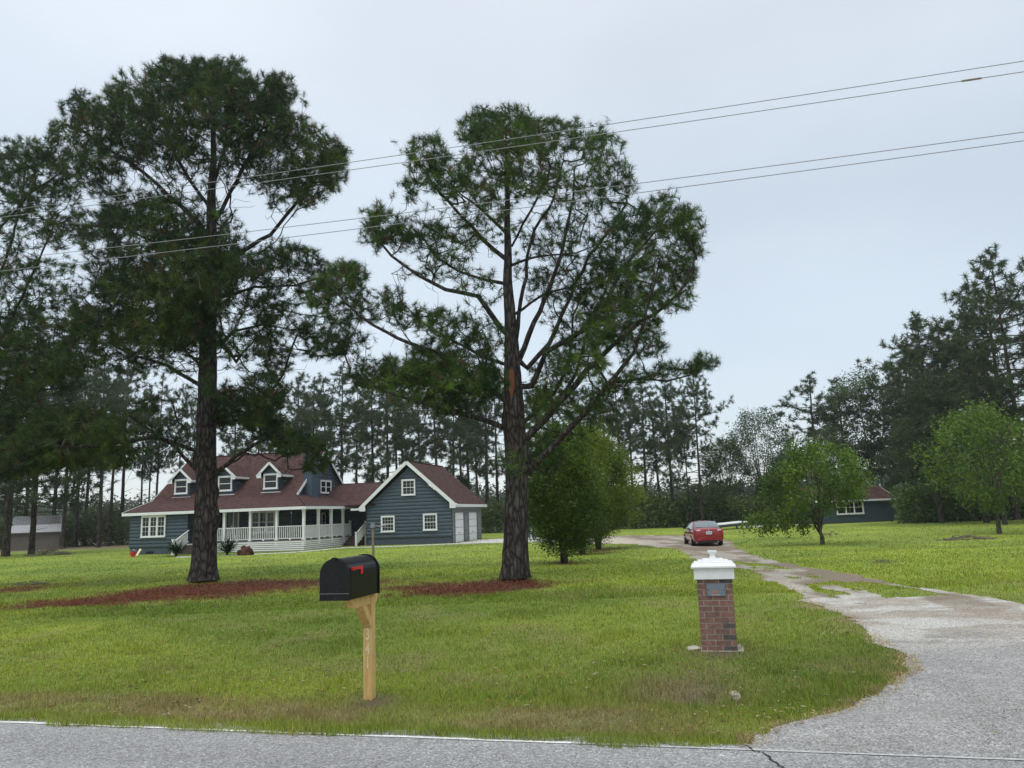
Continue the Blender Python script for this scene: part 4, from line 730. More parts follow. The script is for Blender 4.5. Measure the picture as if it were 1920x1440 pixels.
# left room front, left end wall, recessed porch wall, right gable wall, breezeway wall, garage front
sidingF(mb, front(0), F0, 2.62, cst(0), cst(4.35)); sidingF(mb, left(0), F0, 2.62, cst(0), cst(10.2)); sidingF(mb, right(4.35), PH, 2.62, cst(0), cst(2.2)); B(mb, 'wall', MT['siding']); mb = MB()
BACKV = 2*RV-BV
gab = lambda z: BV+(z-BZ)*(RV-BV)/(RZ-BZ)
sidingF(mb, right(U1), PH, 3.4, cst(2.2), cst(10.2)); sidingF(mb, right(U1), 3.4, 6.55, lambda z: max(2.3, gab(z)+.12), lambda z: min(10.2, 2*RV-gab(z)-.12))
B(mb, 'gable_wall', MT['siding']); mb = MB(); sidingF(mb, left(0), 2.62, 6.55, lambda z: max(.4+(z-2.62)*2.4, gab(z)+.12) if z > 3.3 else (z-2.62)*3.2, lambda z: min(10.2, 2*RV-gab(z)-.12))
gsl = (GR-GE)/(GW/2+.35)
B(mb, 'gable_wall', MT['siding']); mb = MB()
sidingF(mb, front(GV), F0, 5.28, lambda z: GU+max(0, (z-2.55)/gsl), lambda z: GU+GW-max(0, (z-2.55)/gsl), course=.232)
B(mb, 'garage_wall', MT['siding'])
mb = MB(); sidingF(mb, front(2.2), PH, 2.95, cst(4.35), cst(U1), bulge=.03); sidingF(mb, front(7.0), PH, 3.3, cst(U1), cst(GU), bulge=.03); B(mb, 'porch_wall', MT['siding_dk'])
mb = MB(); mb.box(.03, 4.33, .035, .3, -.2, F0); mb.box(.03, .3, .3, 10.2, -.2, F0); B(mb, 'foundation', MT['found']); mb = MB(); mb.box(GU+.03, GU+GW-.03, GV+.035, GV+.3, -.2, F0); mb.box(U1, GU, 7.03, 7.2, -.2, PH)
B(mb, 'foundation', MT['found'])
mb = MB(); a, z = HP(280, 1035, .02); mb.box(a-.3, a+.3, .022, .034, .06, .2); B(mb, 'foundation_vent', MT['black'])
# garage right side with two doors
mb = MB(); g1 = GU+GW; sd_ = [UP(852.9, 990, g1)[0], UP(870.8, 990, g1)[0], UP(878.6, 990, g1)[0], UP(895.5, 990, g1)[0]]; dh = 1.98
def side_wall(y0, y1, z0, z1): sidingF(mb, right(g1), z0, z1, cst(y0), cst(y1), bulge=.03)
side_wall(GV+.02, sd_[0], 0, dh); side_wall(sd_[1], sd_[2], 0, dh); side_wall(sd_[3], GV+GD, 0, dh); side_wall(GV+.02, GV+GD, dh, 2.58); B(mb, 'side_wall', MT['greywall'])
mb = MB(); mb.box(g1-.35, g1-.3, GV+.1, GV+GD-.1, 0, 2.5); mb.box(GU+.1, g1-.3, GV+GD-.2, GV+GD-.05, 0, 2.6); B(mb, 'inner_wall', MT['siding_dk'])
for s0, s1 in ((sd_[0], sd_[1]), (sd_[2], sd_[3])):
    mb = MB()
    for k in range(4): mb.box(g1-.10, g1-.05, s0+.03, s1-.03, .02+k*dh/4, .02+(k+1)*dh/4-.025)
    d = B(mb, 'garage_door', MT['gdoor']); mb = MB()
    mb.box(g1-.05, g1-.02, (s0+s1)/2-.1, (s0+s1)/2+.1, .62, .66); B(mb, 'door_handle', MT['black'], d)
mb = MB()
for y0, y1 in ((sd_[0]-.09, sd_[0]), (sd_[1], sd_[1]+.09), (sd_[2]-.09, sd_[2]), (sd_[3], sd_[3]+.09)): mb.box(g1-.1, g1+.05, y0, y1, 0, dh)
mb.box(g1-.1, g1+.055, sd_[0]-.09, sd_[3]+.09, dh, dh+.07); B(mb, 'door_surround', MT['greywall'])
# ---- roofs
mb = MB(); ra0, ra1 = -.32, U1+.24
mb.slab([(ra0, BV, BZ), (ra1, BV, BZ), (ra1, RV, RZ), (ra0, RV, RZ)], .09); mb.slab([(ra0, RV, RZ), (ra1, RV, RZ), (ra1, BACKV, BZ), (ra0, BACKV, BZ)], .09)
mb.slab([(-.45, EV, EZ), (PR+.27, EV, EZ), (ra1, BV, BZ), (ra0, BV, BZ)], .07)
mb.slab([(PR+.27, EV, EZ), (PR+.27, 9.3, EZ), (ra1, 9.3, BZ), (ra1, BV, BZ)], .07)
mb.slab([(ra0, BACKV, BZ), (ra1, BACKV, BZ), (PR+.27, BACKV+2.6, EZ), (-.45, BACKV+2.6, EZ)], .07)
o_, d_ = hray(640, 908.5); brv = 8.6; brz = HP(640, 908.5, brv)[1]
mb.slab([(U1, 5.0, EZ+.02), (GU+.6, 5.0, EZ+.02), (GU+1.6, brv, brz), (U1, brv, brz)], .07); mb.slab([(U1, brv, brz), (GU+1.6, brv, brz), (GU+.6, 12.2, EZ), (U1, 12.2, EZ)], .07)
B(mb, 'roof', MT['shingle'])
mb = MB(); gc = GU+GW/2; ov = .38
mb.slab([(GU-ov, GV-.3, GE-.18), (gc, GV-.3, GR), (gc, GV+GD+.3, GR), (GU-ov, GV+GD+.3, GE-.18)], .08, (-gsl/math.hypot(1, gsl), 0, 1/math.hypot(1, gsl)))
mb.slab([(gc, GV-.3, GR), (g1+ov, GV-.3, GE-.18), (g1+ov, GV+GD+.3, GE-.18), (gc, GV+GD+.3, GR)], .08, (gsl/math.hypot(1, gsl), 0, 1/math.hypot(1, gsl)))
B(mb, 'garage_roof', MT['shingle'])
mb = MB(); mb.tube([(ra0, RV, RZ+.01), (ra1, RV, RZ+.01)], .05, 6); mb.tube([(gc, GV-.3, GR+.01), (gc, GV+GD+.3, GR+.01)], .05, 6); mb.tube([(U1+.1, brv, brz+.01), (GU+1.6, brv, brz+.01)], .04, 6); mb.tube([(ra1, BV, BZ+.01), (PR+.27, EV, EZ+.01)], .04, 6); B(mb, 'ridge_cap', MT['shingle'])
# fascias and rakes
mb = MB(); mb.box(-.45, PR+.27, EV-.035, EV-.004, EZ-.2, EZ-.02); mb.box(PR+.274, PR+.305, EV-.035, 9.3, EZ-.2, EZ-.02)
mb.bar((-.46, EV, EZ-.05), (ra0-.01, BV, BZ-.05), .03, .15); mb.bar((ra0-.02, BV, BZ-.06), (ra0-.02, RV, RZ-.06), .03, .18); mb.bar((ra0-.02, BACKV, BZ-.06), (ra0-.02, RV, RZ-.06), .03, .18)
mb.bar((ra1+.02, BV+.05, BZ-.03), (ra1+.02, RV, RZ-.06), .03, .18); mb.bar((ra1+.02, BACKV, BZ-.06), (ra1+.02, RV, RZ-.06), .03, .18)
mb.bar((GU-ov, GV-.33, GE-.26), (gc, GV-.33, GR-.07), .04, .22); mb.bar((g1+ov, GV-.33, GE-.26), (gc, GV-.33, GR-.07), .04, .22)
mb.box(g1+ov+.003, g1+ov+.035, GV-.3, GV+GD+.3, GE-.36, GE-.17); mb.box(GU-ov-.035, GU-ov-.003, GV-.3, GV+GD+.3, GE-.36, GE-.17)
mb.prism([(GU-ov, GE-.2), (GU-ov, GE-.42), (GU+.03, GE-.42), (GU+.03, GE+.1)], 1, GV-.345, GV-.302); mb.prism([(g1+ov, GE-.2), (g1+ov, GE-.42), (g1-.03, GE-.42), (g1-.03, GE+.1)], 1, GV-.345, GV-.302)
mb.box(13.3, 14.3, 4.95, 5.0, EZ-.34, EZ-.2)
B(mb, 'fascia', MT['white'])
mb = MB(); mb.box(-.4, PR+.2, EV+.03, 2.17, EZ-.16, EZ-.12); mb.box(U1+.05, PR+.2, 2.2, 9.2, EZ-.155, EZ-.12); B(mb, 'soffit', MT['greywall']); mb = MB(); mb.box(GU-ov+.02, GU-.05, GV-.28, GV+GD+.2, GE-.4, GE-.37); B(mb, 'soffit', MT['greywall']); mb = MB(); mb.box(g1+.05, g1+ov-.02, GV-.28, GV+GD+.2, GE-.4, GE-.37); B(mb, 'soffit', MT['greywall'])
# ---- windows
def window(name, fr, x0, x1, z0, z1, cols=1, grid=(0, 0), lowgrid=False, t=.075, out=.075, parent=house, sash=True):
    """fr(x, out, z); outer frame with sashes, mullions and muntins, glass a sub-part"""
    mb = MB()
    def bx(a0, a1, o0, o1, c0, c1):
        P = [fr(a0, o0, c0), fr(a1, o0, c0), fr(a1, o0, c1), fr(a0, o0, c1)]; Q = [fr(a0, o1, c0), fr(a1, o1, c0), fr(a1, o1, c1), fr(a0, o1, c1)]; mb.hexa(P, Q)
    bx(x0-t, x0, .0, out, z0, z1); bx(x1, x1+t, .0, out, z0, z1); bx(x0-t, x1+t, .0, out+.005, z1, z1+t*1.2); bx(x0-t-.02, x1+t+.02, .0, out+.02, z0-t*1.2, z0)
    wd = (x1-x0)/cols; zm = z0+(z1-z0)*.5
    for c in range(cols):
        a0, a1 = x0+c*wd, x0+(c+1)*wd; m = .0
        if c: bx(a0-.045, a0+.045, .0, out-.006, z0, z1); m = .045
        e0 = a0+(m if c else 0); e1 = a1-(.045 if c < cols-1 else 0)
        if sash:
            bx(e0, e0+.028, .0, out-.02, z0, z1); bx(e1-.028, e1, .0, out-.02, z0, z1); bx(e0+.028, e1-.028, .0, out-.022, z0, z0+.03); bx(e0+.028, e1-.028, .0, out-.022, z1-.03, z1); bx(e0+.028, e1-.028, .0, out-.018, zm-.022, zm+.022)
        gx, gz_ = grid
        for k in range(1, gx):
            xx = e0+(e1-e0)*k/gx; bx(xx-.0055, xx+.0055, .012, out-.03, zm+.022, z1-.03)
            if lowgrid: bx(xx-.0055, xx+.0055, .012, out-.03, z0+.03, zm-.022)
        for k in range(1, gz_):
            zz = zm+(z1-zm)*k/gz_; bx(e0+.028, e1-.028, .012, out-.032, zz-.0055, zz+.0055)
            if lowgrid: zz = z0+(zm-z0)*k/gz_; bx(e0+.028, e1-.028, .012, out-.032, zz-.0055, zz+.0055)
    w_ = B(mb, name, MT['white'], parent); mb = MB(); mb.face([fr(x0, .05-.02, z0), fr(x1, .05-.02, z0), fr(x1, .05-.02, z1), fr(x0, .05-.02, z1)]); B(mb, 'pane', MT['glass'], w_, recalc=False); return w_
def wpx(b, xl, xr, yt, yb):
    xm = (xl+xr)/2; a0, _ = HP(xl, (yt+yb)/2, b); a1, _ = HP(xr, (yt+yb)/2, b); z1 = HP(xm, yt, b)[1]; z0 = HP(xm, yb, b)[1]; return a0, a1, z0, z1
def inset(q, t=.075): return q[0]+t, q[1]-t, q[2]+t*1.2, q[3]-t*1.2
out_ = lambda b: (lambda x, o, z: (x, b-.04-o, z))
window('window', out_(0), *inset(wpx(-.05, 265.5, 310.8, 966.5, 1008)), cols=3, grid=(2, 2), lowgrid=True)
window('window', out_(GV), *inset(wpx(GV-.05, 714.8, 740.3, 967, 998.2)), grid=(4, 2), lowgrid=True)
window('window', out_(GV), *inset(wpx(GV-.05, 793.7, 819.9, 962.7, 995)), grid=(4, 2), lowgrid=True)
window('window', out_(GV), *inset(wpx(GV-.05, 753.3, 779, 898.6, 929.4)), grid=(3, 2), lowgrid=True)
window('window', out_(2.2), *inset(wpx(2.15, 471, 516, 958, 1000)), cols=3, grid=(2, 2))
q0, q1 = UP(600, 918, U1)[0], UP(618, 918, U1)[0]; qz1, qz0 = UP(609, 903, U1)[1], UP(609, 925.5, U1)[1]
window('window', lambda x, o, z: (U1+.04+o, x, z), q0, q1, qz0+.08, qz1, cols=2)
q0, q1 = UP(602.5, 965, U1)[0], UP(608, 965, U1)[0]
window('window', lambda x, o, z: (U1+.03+o, x, z), max(2.5, q0), max(3.2, q1), 1.0, 2.25, cols=1, t=.06)
# front door with sidelights
a0, a1, z0, z1 = wpx(2.15, 408.5, 448.5, 957, 1004); z0 = PH+.01; mb = MB(); fb = 2.2-.035
for x0, x1 in ((a0, a0+.09), (a0+.36, a0+.45), (a1-.45, a1-.36), (a1-.09, a1)): mb.box(x0, x1, fb-.06, fb, z0, z1)
mb.box(a0, a1, fb-.064, fb-.001, z1-.1, z1); mb.box(a0+.09, a0+.36, fb-.05, fb-.002, z0, z0+.35); mb.box(a1-.36, a1-.09, fb-.05, fb-.002, z0, z0+.35); B(mb, 'door_frame', MT['white'])
mb = MB(); mb.face([(a0, fb-.02, z0), (a1, fb-.02, z0), (a1, fb-.02, z1), (a0, fb-.02, z1)]); B(mb, 'sidelight', MT['glass'], recalc=False)
mb = MB(); mb.box(a0+.46, a1-.46, fb-.05, fb-.025, z0, z1-.1); d = B(mb, 'front_door', MT['teal']); mb = MB(); mb.box(a0+.58, a1-.58, fb-.058, fb-.051, z0+.55, z1-.22); B(mb, 'pane', MT['glass'], d); mb = MB(); mb.box(a1-.56, a1-.5, fb-.08, fb-.05, 1.55, 1.62); B(mb, 'door_handle', MT['chrome'], d)
a0, a1, z0, z1 = wpx(6.95, 624.5, 640.5, 957, 984); mb = MB(); mb.box(a0, a1, 6.9, 6.965, PH, z1); d = B(mb, 'side_door', MT['teal']); mb = MB(); mb.box(a0-.07, a0, 6.88, 6.965, PH, z1); mb.box(a1, a1+.07, 6.88, 6.965, PH, z1); mb.box(a0-.07, a1+.07, 6.879, 6.965, z1, z1+.07); B(mb, 'door_frame', MT['siding'], d)
# ---- dormers
def dormer(fx0, fx1, fb, zb, ze, zp, wx0, wx1, wz0, wz1):
    mc = (fx0+fx1)/2; hw = (fx1-fx0)/2; sl = (RZ-BZ)/(RV-BV); vz = lambda z: BV+(z-BZ)/sl; mb = MB()
    sidingF(mb, front(fb), zb, zp-.06, lambda z: fx0+max(0, (z-ze))*hw/(zp-ze), lambda z: fx1-max(0, (z-ze))*hw/(zp-ze), course=.2, bulge=.03)
    for sgn, fx in ((-1, fx0), (1, fx1)):
        z = zb
        while z < ze-.01:
            zt = min(z+.2, ze)
            for k in range(4):
                za, zc = z+(zt-z)*k/4, z+(zt-z)*(k+1)/4; oa, oc = .03*math.sin(math.pi*k/4)*sgn, .03*math.sin(math.pi*(k+1)/4)*sgn
                mb.face([(fx+oa, fb, za), (fx+oa, max(vz(za), fb+.01), za), (fx+oc, max(vz(zc), fb+.01), zc), (fx+oc, fb, zc)])
            z = zt
    d = B(mb, 'dormer', MT['siding']); ovh = .3; s2 = (zp-ze)/hw; el_ = ze-s2*ovh; mb = MB(); fo = fb-.28
    vb = vz(zp)+.1; ve = vz(el_)+.02
    mb.slab([(mc, fo, zp+.05), (mc, vb, zp+.05), (fx0-ovh, ve, el_+.05), (fx0-ovh, fo, el_+.05)], .05, (-s2/math.hypot(1, s2), 0, 1/math.hypot(1, s2))); mb.slab([(mc, fo, zp+.05), (fx1+ovh, fo, el_+.05), (fx1+ovh, ve, el_+.05), (mc, vb, zp+.05)], .05, (s2/math.hypot(1, s2), 0, 1/math.hypot(1, s2)))
    B(mb, 'dormer_roof', MT['shingle'], d); mb = MB()
    mb.bar((fx0-ovh-.02, fo-.02, el_-.05), (mc, fo-.02, zp-.02), .03, .15); mb.bar((fx1+ovh+.02, fo-.02, el_-.05), (mc, fo-.02, zp-.02), .03, .15)
    for s_, e_ in ((fx0-ovh, fx0+.02), (fx1+ovh, fx1-.02)): mb.prism([(s_, el_-.0), (s_, el_-.16), (e_, el_-.16), (e_, ze+.0)], 1, fo-.035, fo-.008)
    mb.box(fx0-ovh-.03, fx0-ovh-.003, fo, ve-.05, el_-.1, el_+.03); mb.box(fx1+ovh+.003, fx1+ovh+.03, fo, ve-.05, el_-.1, el_+.03); mb.box(fx0-ovh, fx0-.04, fo, ve-.1, el_-.12, el_-.1); mb.box(fx1+.04, fx1+ovh, fo, ve-.1, el_-.12, el_-.1)
    B(mb, 'dormer_trim', MT['white'], d); mb = MB(); mb.box(fx0-.12, fx1+.12, fb-.08, fb-.035, zb-.02, zb+.02); B(mb, 'dormer_sill', MT['white'], d)
    window('window', out_(fb), *inset((wx0, wx1, wz0, wz1)), parent=d)
for (f0, f1, yb, ye, yp, w0, w1, wt, wb) in [(326.5,355.5,932.5,901,876,328.2,352.3,898.5,927),(406.5,437.5,927.8,894.5,869.5,409.5,435.5,892.5,921.5),(493,523.5,923,889.5,863.6,494.8,521,888,917.5)]:
    fb = 2.72; a0 = HP(f0, yb, fb)[0]; a1 = HP(f1, yb, fb)[0]; xm = (f0+f1)/2; zb = HP(xm, yb, fb)[1]; ze = HP(xm, ye-6, fb)[1]; zp = HP(xm, yp+4, fb)[1]
    q = wpx(fb-.05, w0, w1, wt, wb); dormer(a0, a1, fb, zb, ze, zp, *q)
# small vent strip and chimney
cv0, cz0 = UP(584, 929, 11.05); cv1 = UP(597.5, 929, 11.05)[0]; cztop = UP(590, 838, 11.05)[1]
mb = MB(); V0, V1 = cv0, cv1
def bwall(p, q, z0, z1):
    L = math.dist(p, q); mb.face([(p[0], p[1], z0), (q[0], q[1], z0), (q[0], q[1], z1), (p[0], p[1], z1)], [(0, z0), (L, z0), (L, z1), (0, z1)])
c = [(U1+.05, V0), (11.05, V0), (11.05, V1), (U1+.05, V1)]
for i in range(4): bwall(c[i], c[(i+1) % 4], 3.0, cztop)
mb.face([(*p, cztop) for p in c]); ch = B(mb, 'chimney', MT['painted']); mb = MB(); mb.box(U1+.0, 11.1, V0-.05, V1+.05, cztop, cztop+.1); B(mb, 'chimney_cap', MT['painted'], ch)
# ---- porch
mb = MB(); mb.box(4.4, PR+.06, -.06, 2.17, PH-.06, PH); mb.box(U1+.03, PR+.06, 2.17, 6.95, PH-.06, PH-.0); mb.box(PR+.06, GU-.05, 6.2, 6.95, PH-.06, PH-.001); B(mb, 'porch_floor', MT['deck'])
mb = MB()
for k in range(5): zt = PH-.07-k*.118; mb.box(4.38, PR+.08, -.10, -.07, zt-.088, zt); mb.box(PR+.085, PR+.115, -.10, 6.3, zt-.088, zt)
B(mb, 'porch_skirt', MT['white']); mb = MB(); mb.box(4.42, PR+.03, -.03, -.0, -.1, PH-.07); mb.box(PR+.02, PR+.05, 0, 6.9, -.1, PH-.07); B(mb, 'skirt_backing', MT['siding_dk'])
posts = [(PR-k*1.8486, 0) for k in range(5)]; sidep = [(PR, 1.8486), (PR, 3.6), (PR, 5.35)]
for (x, y) in posts[:4]+sidep:
    mb = MB(); mb.box(x-.075, x+.075, y-.075+.05, y+.075+.05, PH, EZ-.15); mb.box(x-.1, x+.1, y-.05, y+.15, PH-.3, PH+.12); mb.box(x-.095, x+.095, y-.045, y+.145, EZ-.3, EZ-.2); B(mb, 'porch_post', MT['white'])
mb = MB(); mb.box(PR-.07, PR+.07, 6.45, 6.59, PH, PH+1.0); mb.box(PR-.09, PR+.09, 6.43, 6.61, PH+1.0, PH+1.04); B(mb, 'rail_post', MT['white'])
def railing(p, q, zp, zq, n=None, h=.84):
    mb = MB(); p = np.array(p, float); q = np.array(q, float); L = np.linalg.norm(q-p); n = n or int(L/.125)
    mb.bar((*p, zp+h), (*q, zq+h), .07, .05); mb.bar((*p, zp+.1), (*q, zq+.1), .05, .05)
    for k in range(1, n):
        t = k/n; c = p*(1-t)+q*t; z = zp*(1-t)+zq*t; mb.box(c[0]-.02, c[0]+.02, c[1]-.02, c[1]+.02, z+.12, z+h-.02)
    m_ = (p+q)/2; mb.box(m_[0]-.05, m_[0]+.05, m_[1]-.04, m_[1]+.04, (zp+zq)/2, (zp+zq)/2+.08)
    B(mb, 'railing', MT['white'])
for i in range(3): railing((posts[i+1][0]+.08, .05), (posts[i][0]-.08, .05), PH, PH)
railing((5.35, .05), (posts[3][0]-.08, .05), PH, PH, h=.84) if posts[3][0] > 5.8 else None
sp = [(PR, .1)]+sidep+[(PR, 6.45)]
for i in range(4): railing((PR, sp[i][1]+.1), (PR, sp[i+1][1]-.06), PH, PH)
# front steps and their rail; side steps by the garage
mb = MB(); sx0, sx1 = 4.55, 6.3
for k in range(4): mb.box(sx0, sx1, -.1-.32*(k+1), -.1-.32*k, -.1, PH-.16*(k+1)+.04)
B(mb, 'front_steps', MT['steps']); railing((sx0-.05, -1.5), (sx0-.05, -.1), .0, PH, h=.8); railing((sx1+.05, -1.5), (sx1+.05, -.1), .0, PH, h=.8)
for x in (sx0-.05, sx1+.05): mb = MB(); mb.box(x-.07, x+.07, -1.64, -1.5, -.1, .92); mb.box(x-.085, x+.085, -1.655, -1.485, .92, .96); B(mb, 'rail_post', MT['white'])
mb = MB(); tx0, tx1 = PR+.12, 13.75
for k in range(4): mb.box(tx0, tx1, 6.2-.32*(k+1), 6.2-.32*k, -.1, PH-.16*(k+1)+.04)
B(mb, 'side_steps', MT['steps']); railing((tx1+.06, 4.85), (tx1+.06, 6.2), .05, PH+.05, h=.82); railing((tx1+.1, 6.25), (GU-.05, 6.25), PH, PH, n=5)
for y, z in ((4.75, .9), (6.25, PH+.95)): mb = MB(); mb.box(tx1, tx1+.12, y-.06, y+.06, -.1, z); mb.box(tx1-.02, tx1+.14, y-.08, y+.08, z, z+.04); B(mb, 'rail_post', MT['white'])
# small lamps under the eaves
for (px, py, b) in ((340, 961, -.1), (854, 945, GV-.12), (681, 953, GV-.12)):
    a, z = HP(px, py, b); mb = MB(); mb.box(a-.03, a+.03, b-.0, b+.1, z, z+.06)
    for s in (-1, 1): mb.tube([(a+s*.03, b, z+.02), (a+s*.16, b-.1, z-.06)], [.03, .07], 8)
    B(mb, 'flood_light', MT['white'])
# ---------------------------------------------------------------- concrete walk in front of the house
def strip(name, left_, right_, mat, dz=.01, nsub=6):
    L = [gnd(*p) for p in left_]; R = [gnd(*p) for p in right_]; V = []
    for i in range(len(L)-1):
        for t in np.linspace(0, 1, nsub, endpoint=(i == len(L)-2)): V.append((L[i]*(1-t)+L[i+1]*t, R[i]*(1-t)+R[i+1]*t))
    P = []
    for l, r in V:
        for s in (0, .5, 1): q = l*(1-s)+r*s; P.append((q[0], q[1], float(gz(q[0], q[1]))+dz))
    mb = MB(); n = len(V)
    for i in range(n-1):
        for k in range(2): mb.face([P[i*3+k], P[i*3+k+1], P[(i+1)*3+k+1], P[(i+1)*3+k]])
    return tag(mb.build(name, mat), kind='structure')
strip('walkway', [(330,1044.2),(450,1039.8),(560,1034.5),(650,1026.2),(760,1023.2),(850,1019)], [(330,1046),(450,1041.4),(560,1036),(650,1027.8),(760,1024.8),(850,1020.8)], MT['concrete'], .012)
strip('parking_slab', [(850,1019),(900,1012),(1000,1008),(1040,1007)], [(850,1020.8),(905,1018.5),(1000,1017),(1040,1016)], MT['concrete'], .014)
strip('concrete_path', [(1395,987.2),(1450,985),(1510,982.3)], [(1395,989.4),(1450,987),(1510,984)], MT['concrete'], .03)
# ---------------------------------------------------------------- spiky plants, stump, bucket by the house
def yucca(px, py, half, h_px, label, seed):
    r = np.random.default_rng(seed); g = gnd(px, py); ppm = FPX/g[1]; L = half/ppm*2.1; root = empty('yucca', g, 0, label, 'plant'); mb = MB()
    for k in range(200):
        az = r.uniform(0, 6.28); e = r.uniform(.0, 1.0); c = np.array([0, 0, .1+.25*r.random()]); d = np.array([math.cos(az)*math.cos(e), math.sin(az)*math.cos(e), math.sin(e)]); s = np.array([-math.sin(az), math.cos(az), 0])*.028; l = L*r.uniform(.7, 1.1)
        m = c+d*l*.6; t = c+d*l+np.array([0, 0, -.12*l]); mb.face([c-s, c+s, m+s*.8, m-s*.8]); mb.face([m-s*.8, m+s*.8, t])
    mb.build('leaf_rosette', simple('yucca_leaf', (.016,.045,.012), .85, .3, 4, spec=.1), root, recalc=False); mb = MB(); mb.tube([(0,0,-.05),(0,0,.35)], .09, 8); mb.build('stem', MT['bark3'], root)
yucca(330, 1043, 17, 22, 'spiky green plant left of the front porch steps', 5); yucca(426, 1041, 19, 22, 'wider spiky green plant right of the front porch steps', 6)
def lump(name, c, r, seed, mat, rough=.25, n=24, m=14):
    a = np.linspace(0, 2*math.pi, n, endpoint=False); b = np.linspace(-.15*math.pi, .5*math.pi, m); A, B_ = np.meshgrid(a, b); nz = 1+rough*(fbm(np.cos(A)*1.6+seed, np.sin(A)*1.6+B_*2.2, 4)-.5)*2
    V = np.stack([np.cos(A)*np.cos(B_)**.6*r[0]*nz, np.sin(A)*np.cos(B_)**.6*r[1]*nz, np.sin(B_)*r[2]*nz], -1).reshape(-1, 3); i = np.arange(n*m).reshape(m, n); i2 = np.roll(i, -1, 1)
    o = np_mesh(name, V, np.stack([i[:-1], i2[:-1], i2[1:], i[1:]], -1).reshape(-1, 4), None, mat, smooth=True); o.location = tuple(map(float, c)); return o
tag(lump('tree_stump', gnd(460, 1041), (.50, .35, .50), 3, MT['stump'], .6, 40, 22), 'crumbling red-brown stump in front of the white porch skirt', 'stump')
g = gnd(249, 1044); root = empty('bucket', g, 0, 'red bucket standing at the left corner of the house', 'bucket'); mb = MB(); mb.tube([(0,0,0),(0,0,.36)], [.15,.2], 16, cap=False); mb.tube([(0,0,.01),(0,0,.02)], .15, 16); mb.tube([(0,0,.33),(0,0,.37)], [.205,.205], 16, cap=False); mb.build('body', MT['red'], root, recalc=False)
mb = MB(); mb.tube([(.2*math.cos(t), 0, .35+.16*math.sin(t)) for t in np.linspace(0, math.pi, 12)], .008, 5); mb.build('handle', MT['chrome'], root)
g = gnd(258, 1042); mb = MB(); mb.bar((-.08, 0, .0), (.1, .25, .5), .16, .04, (0, -1, .4)); o = mb.build('board_offcut', MT['carve']); o.location = tuple(g); tag(o, 'short tan board leaning on the house wall beside the red bucket', 'board')
# ---------------------------------------------------------------- outbuilding on the right
g0 = gnd(1534, 983.2); g1_ = gnd(1677.5, 977); d = g1_-g0; Wd = math.hypot(d[0], d[1]); rz = math.atan2(d[1], d[0]); shed = empty('outbuilding', (*g0[:2], float(g0[2])), rz, 'small blue-grey outbuilding with brown roof and white window behind the young lawn tree', 'outbuilding')
hh = atd(1677, 930, g1_[1])[2]-g1_[2]; mb = MB(); z = .18; Dp = 4.2
while z < hh-.02:
    zt = min(z+.2, hh)
    mb.face([(0, -.025, z), (Wd, -.025, z), (Wd, 0, zt), (0, 0, zt)]); mb.face([(0, 0, z), (Wd, 0, z), (Wd, -.025, z), (0, -.025, z)]); mb.face([(Wd+.025, 0, z), (Wd+.025, Dp, z), (Wd, Dp, zt), (Wd, 0, zt)]); mb.face([(-.025, Dp, z), (-.025, 0, z), (0, 0, zt), (0, Dp, zt)]); z = zt
rh = atd(1664, 910, g1_[1]+Dp/2)[2]-g1_[2]
mb.face([(Wd, 0, hh), (Wd, Dp, hh), (Wd, Dp/2, rh-.05)]); mb.face([(0, 0, hh), (0, Dp, hh), (0, Dp/2, rh-.05)]); mb.face([(0, Dp, 0), (Wd, Dp, 0), (Wd, Dp, hh), (0, Dp, hh)])
mb.build('wall', MT['siding'], shed, recalc=False); mb = MB(); mb.box(.02, Wd-.02, .0, Dp-.02, -.3, .18); mb.build('foundation', MT['found'], shed)
mb = MB(); s_ = (rh-hh)/(Dp/2); zo = hh-s_*.35; mb.slab([(-.3, -.35, zo), (Wd+.25, -.35, zo), (Wd+.25, Dp/2, rh), (-.3, Dp/2, rh)], .08); mb.slab([(-.3, Dp/2, rh), (Wd+.25, Dp/2, rh), (Wd+.25, Dp+.35, zo), (-.3, Dp+.35, zo)], .08); mb.build('roof', MT['shingle'], shed)
mb = MB(); mb.box(-.3, Wd+.25, -.40, -.354, zo-.22, zo-.02); mb.bar((Wd+.28, -.36, zo-.1), (Wd+.28, Dp/2, rh-.1), .04, .16); mb.bar((Wd+.28, Dp+.36, zo-.1), (Wd+.28, Dp/2, rh-.1), .04, .16); mb.build('fascia', MT['white'], shed)
q0 = atd(1563, 952, g0[1]+1.2); q1 = atd(1612.5, 952, g0[1]+2); wx0 = (q0[0]-g0[0])/math.cos(rz); wx1 = (q1[0]-g0[0])/math.cos(rz); wz1 = atd(1588, 938.5, g0[1]+2)[2]-g0[2]; wz0 = atd(1588, 964, g0[1]+2)[2]-g0[2]
K_ = K; K = 1.0; window('window', lambda x, o, z: (x, -.03-o, z), wx0+.1, wx1-.1, wz0+.1, wz1-.1, cols=3, grid=(2, 1), t=.12, parent=shed); K = K_
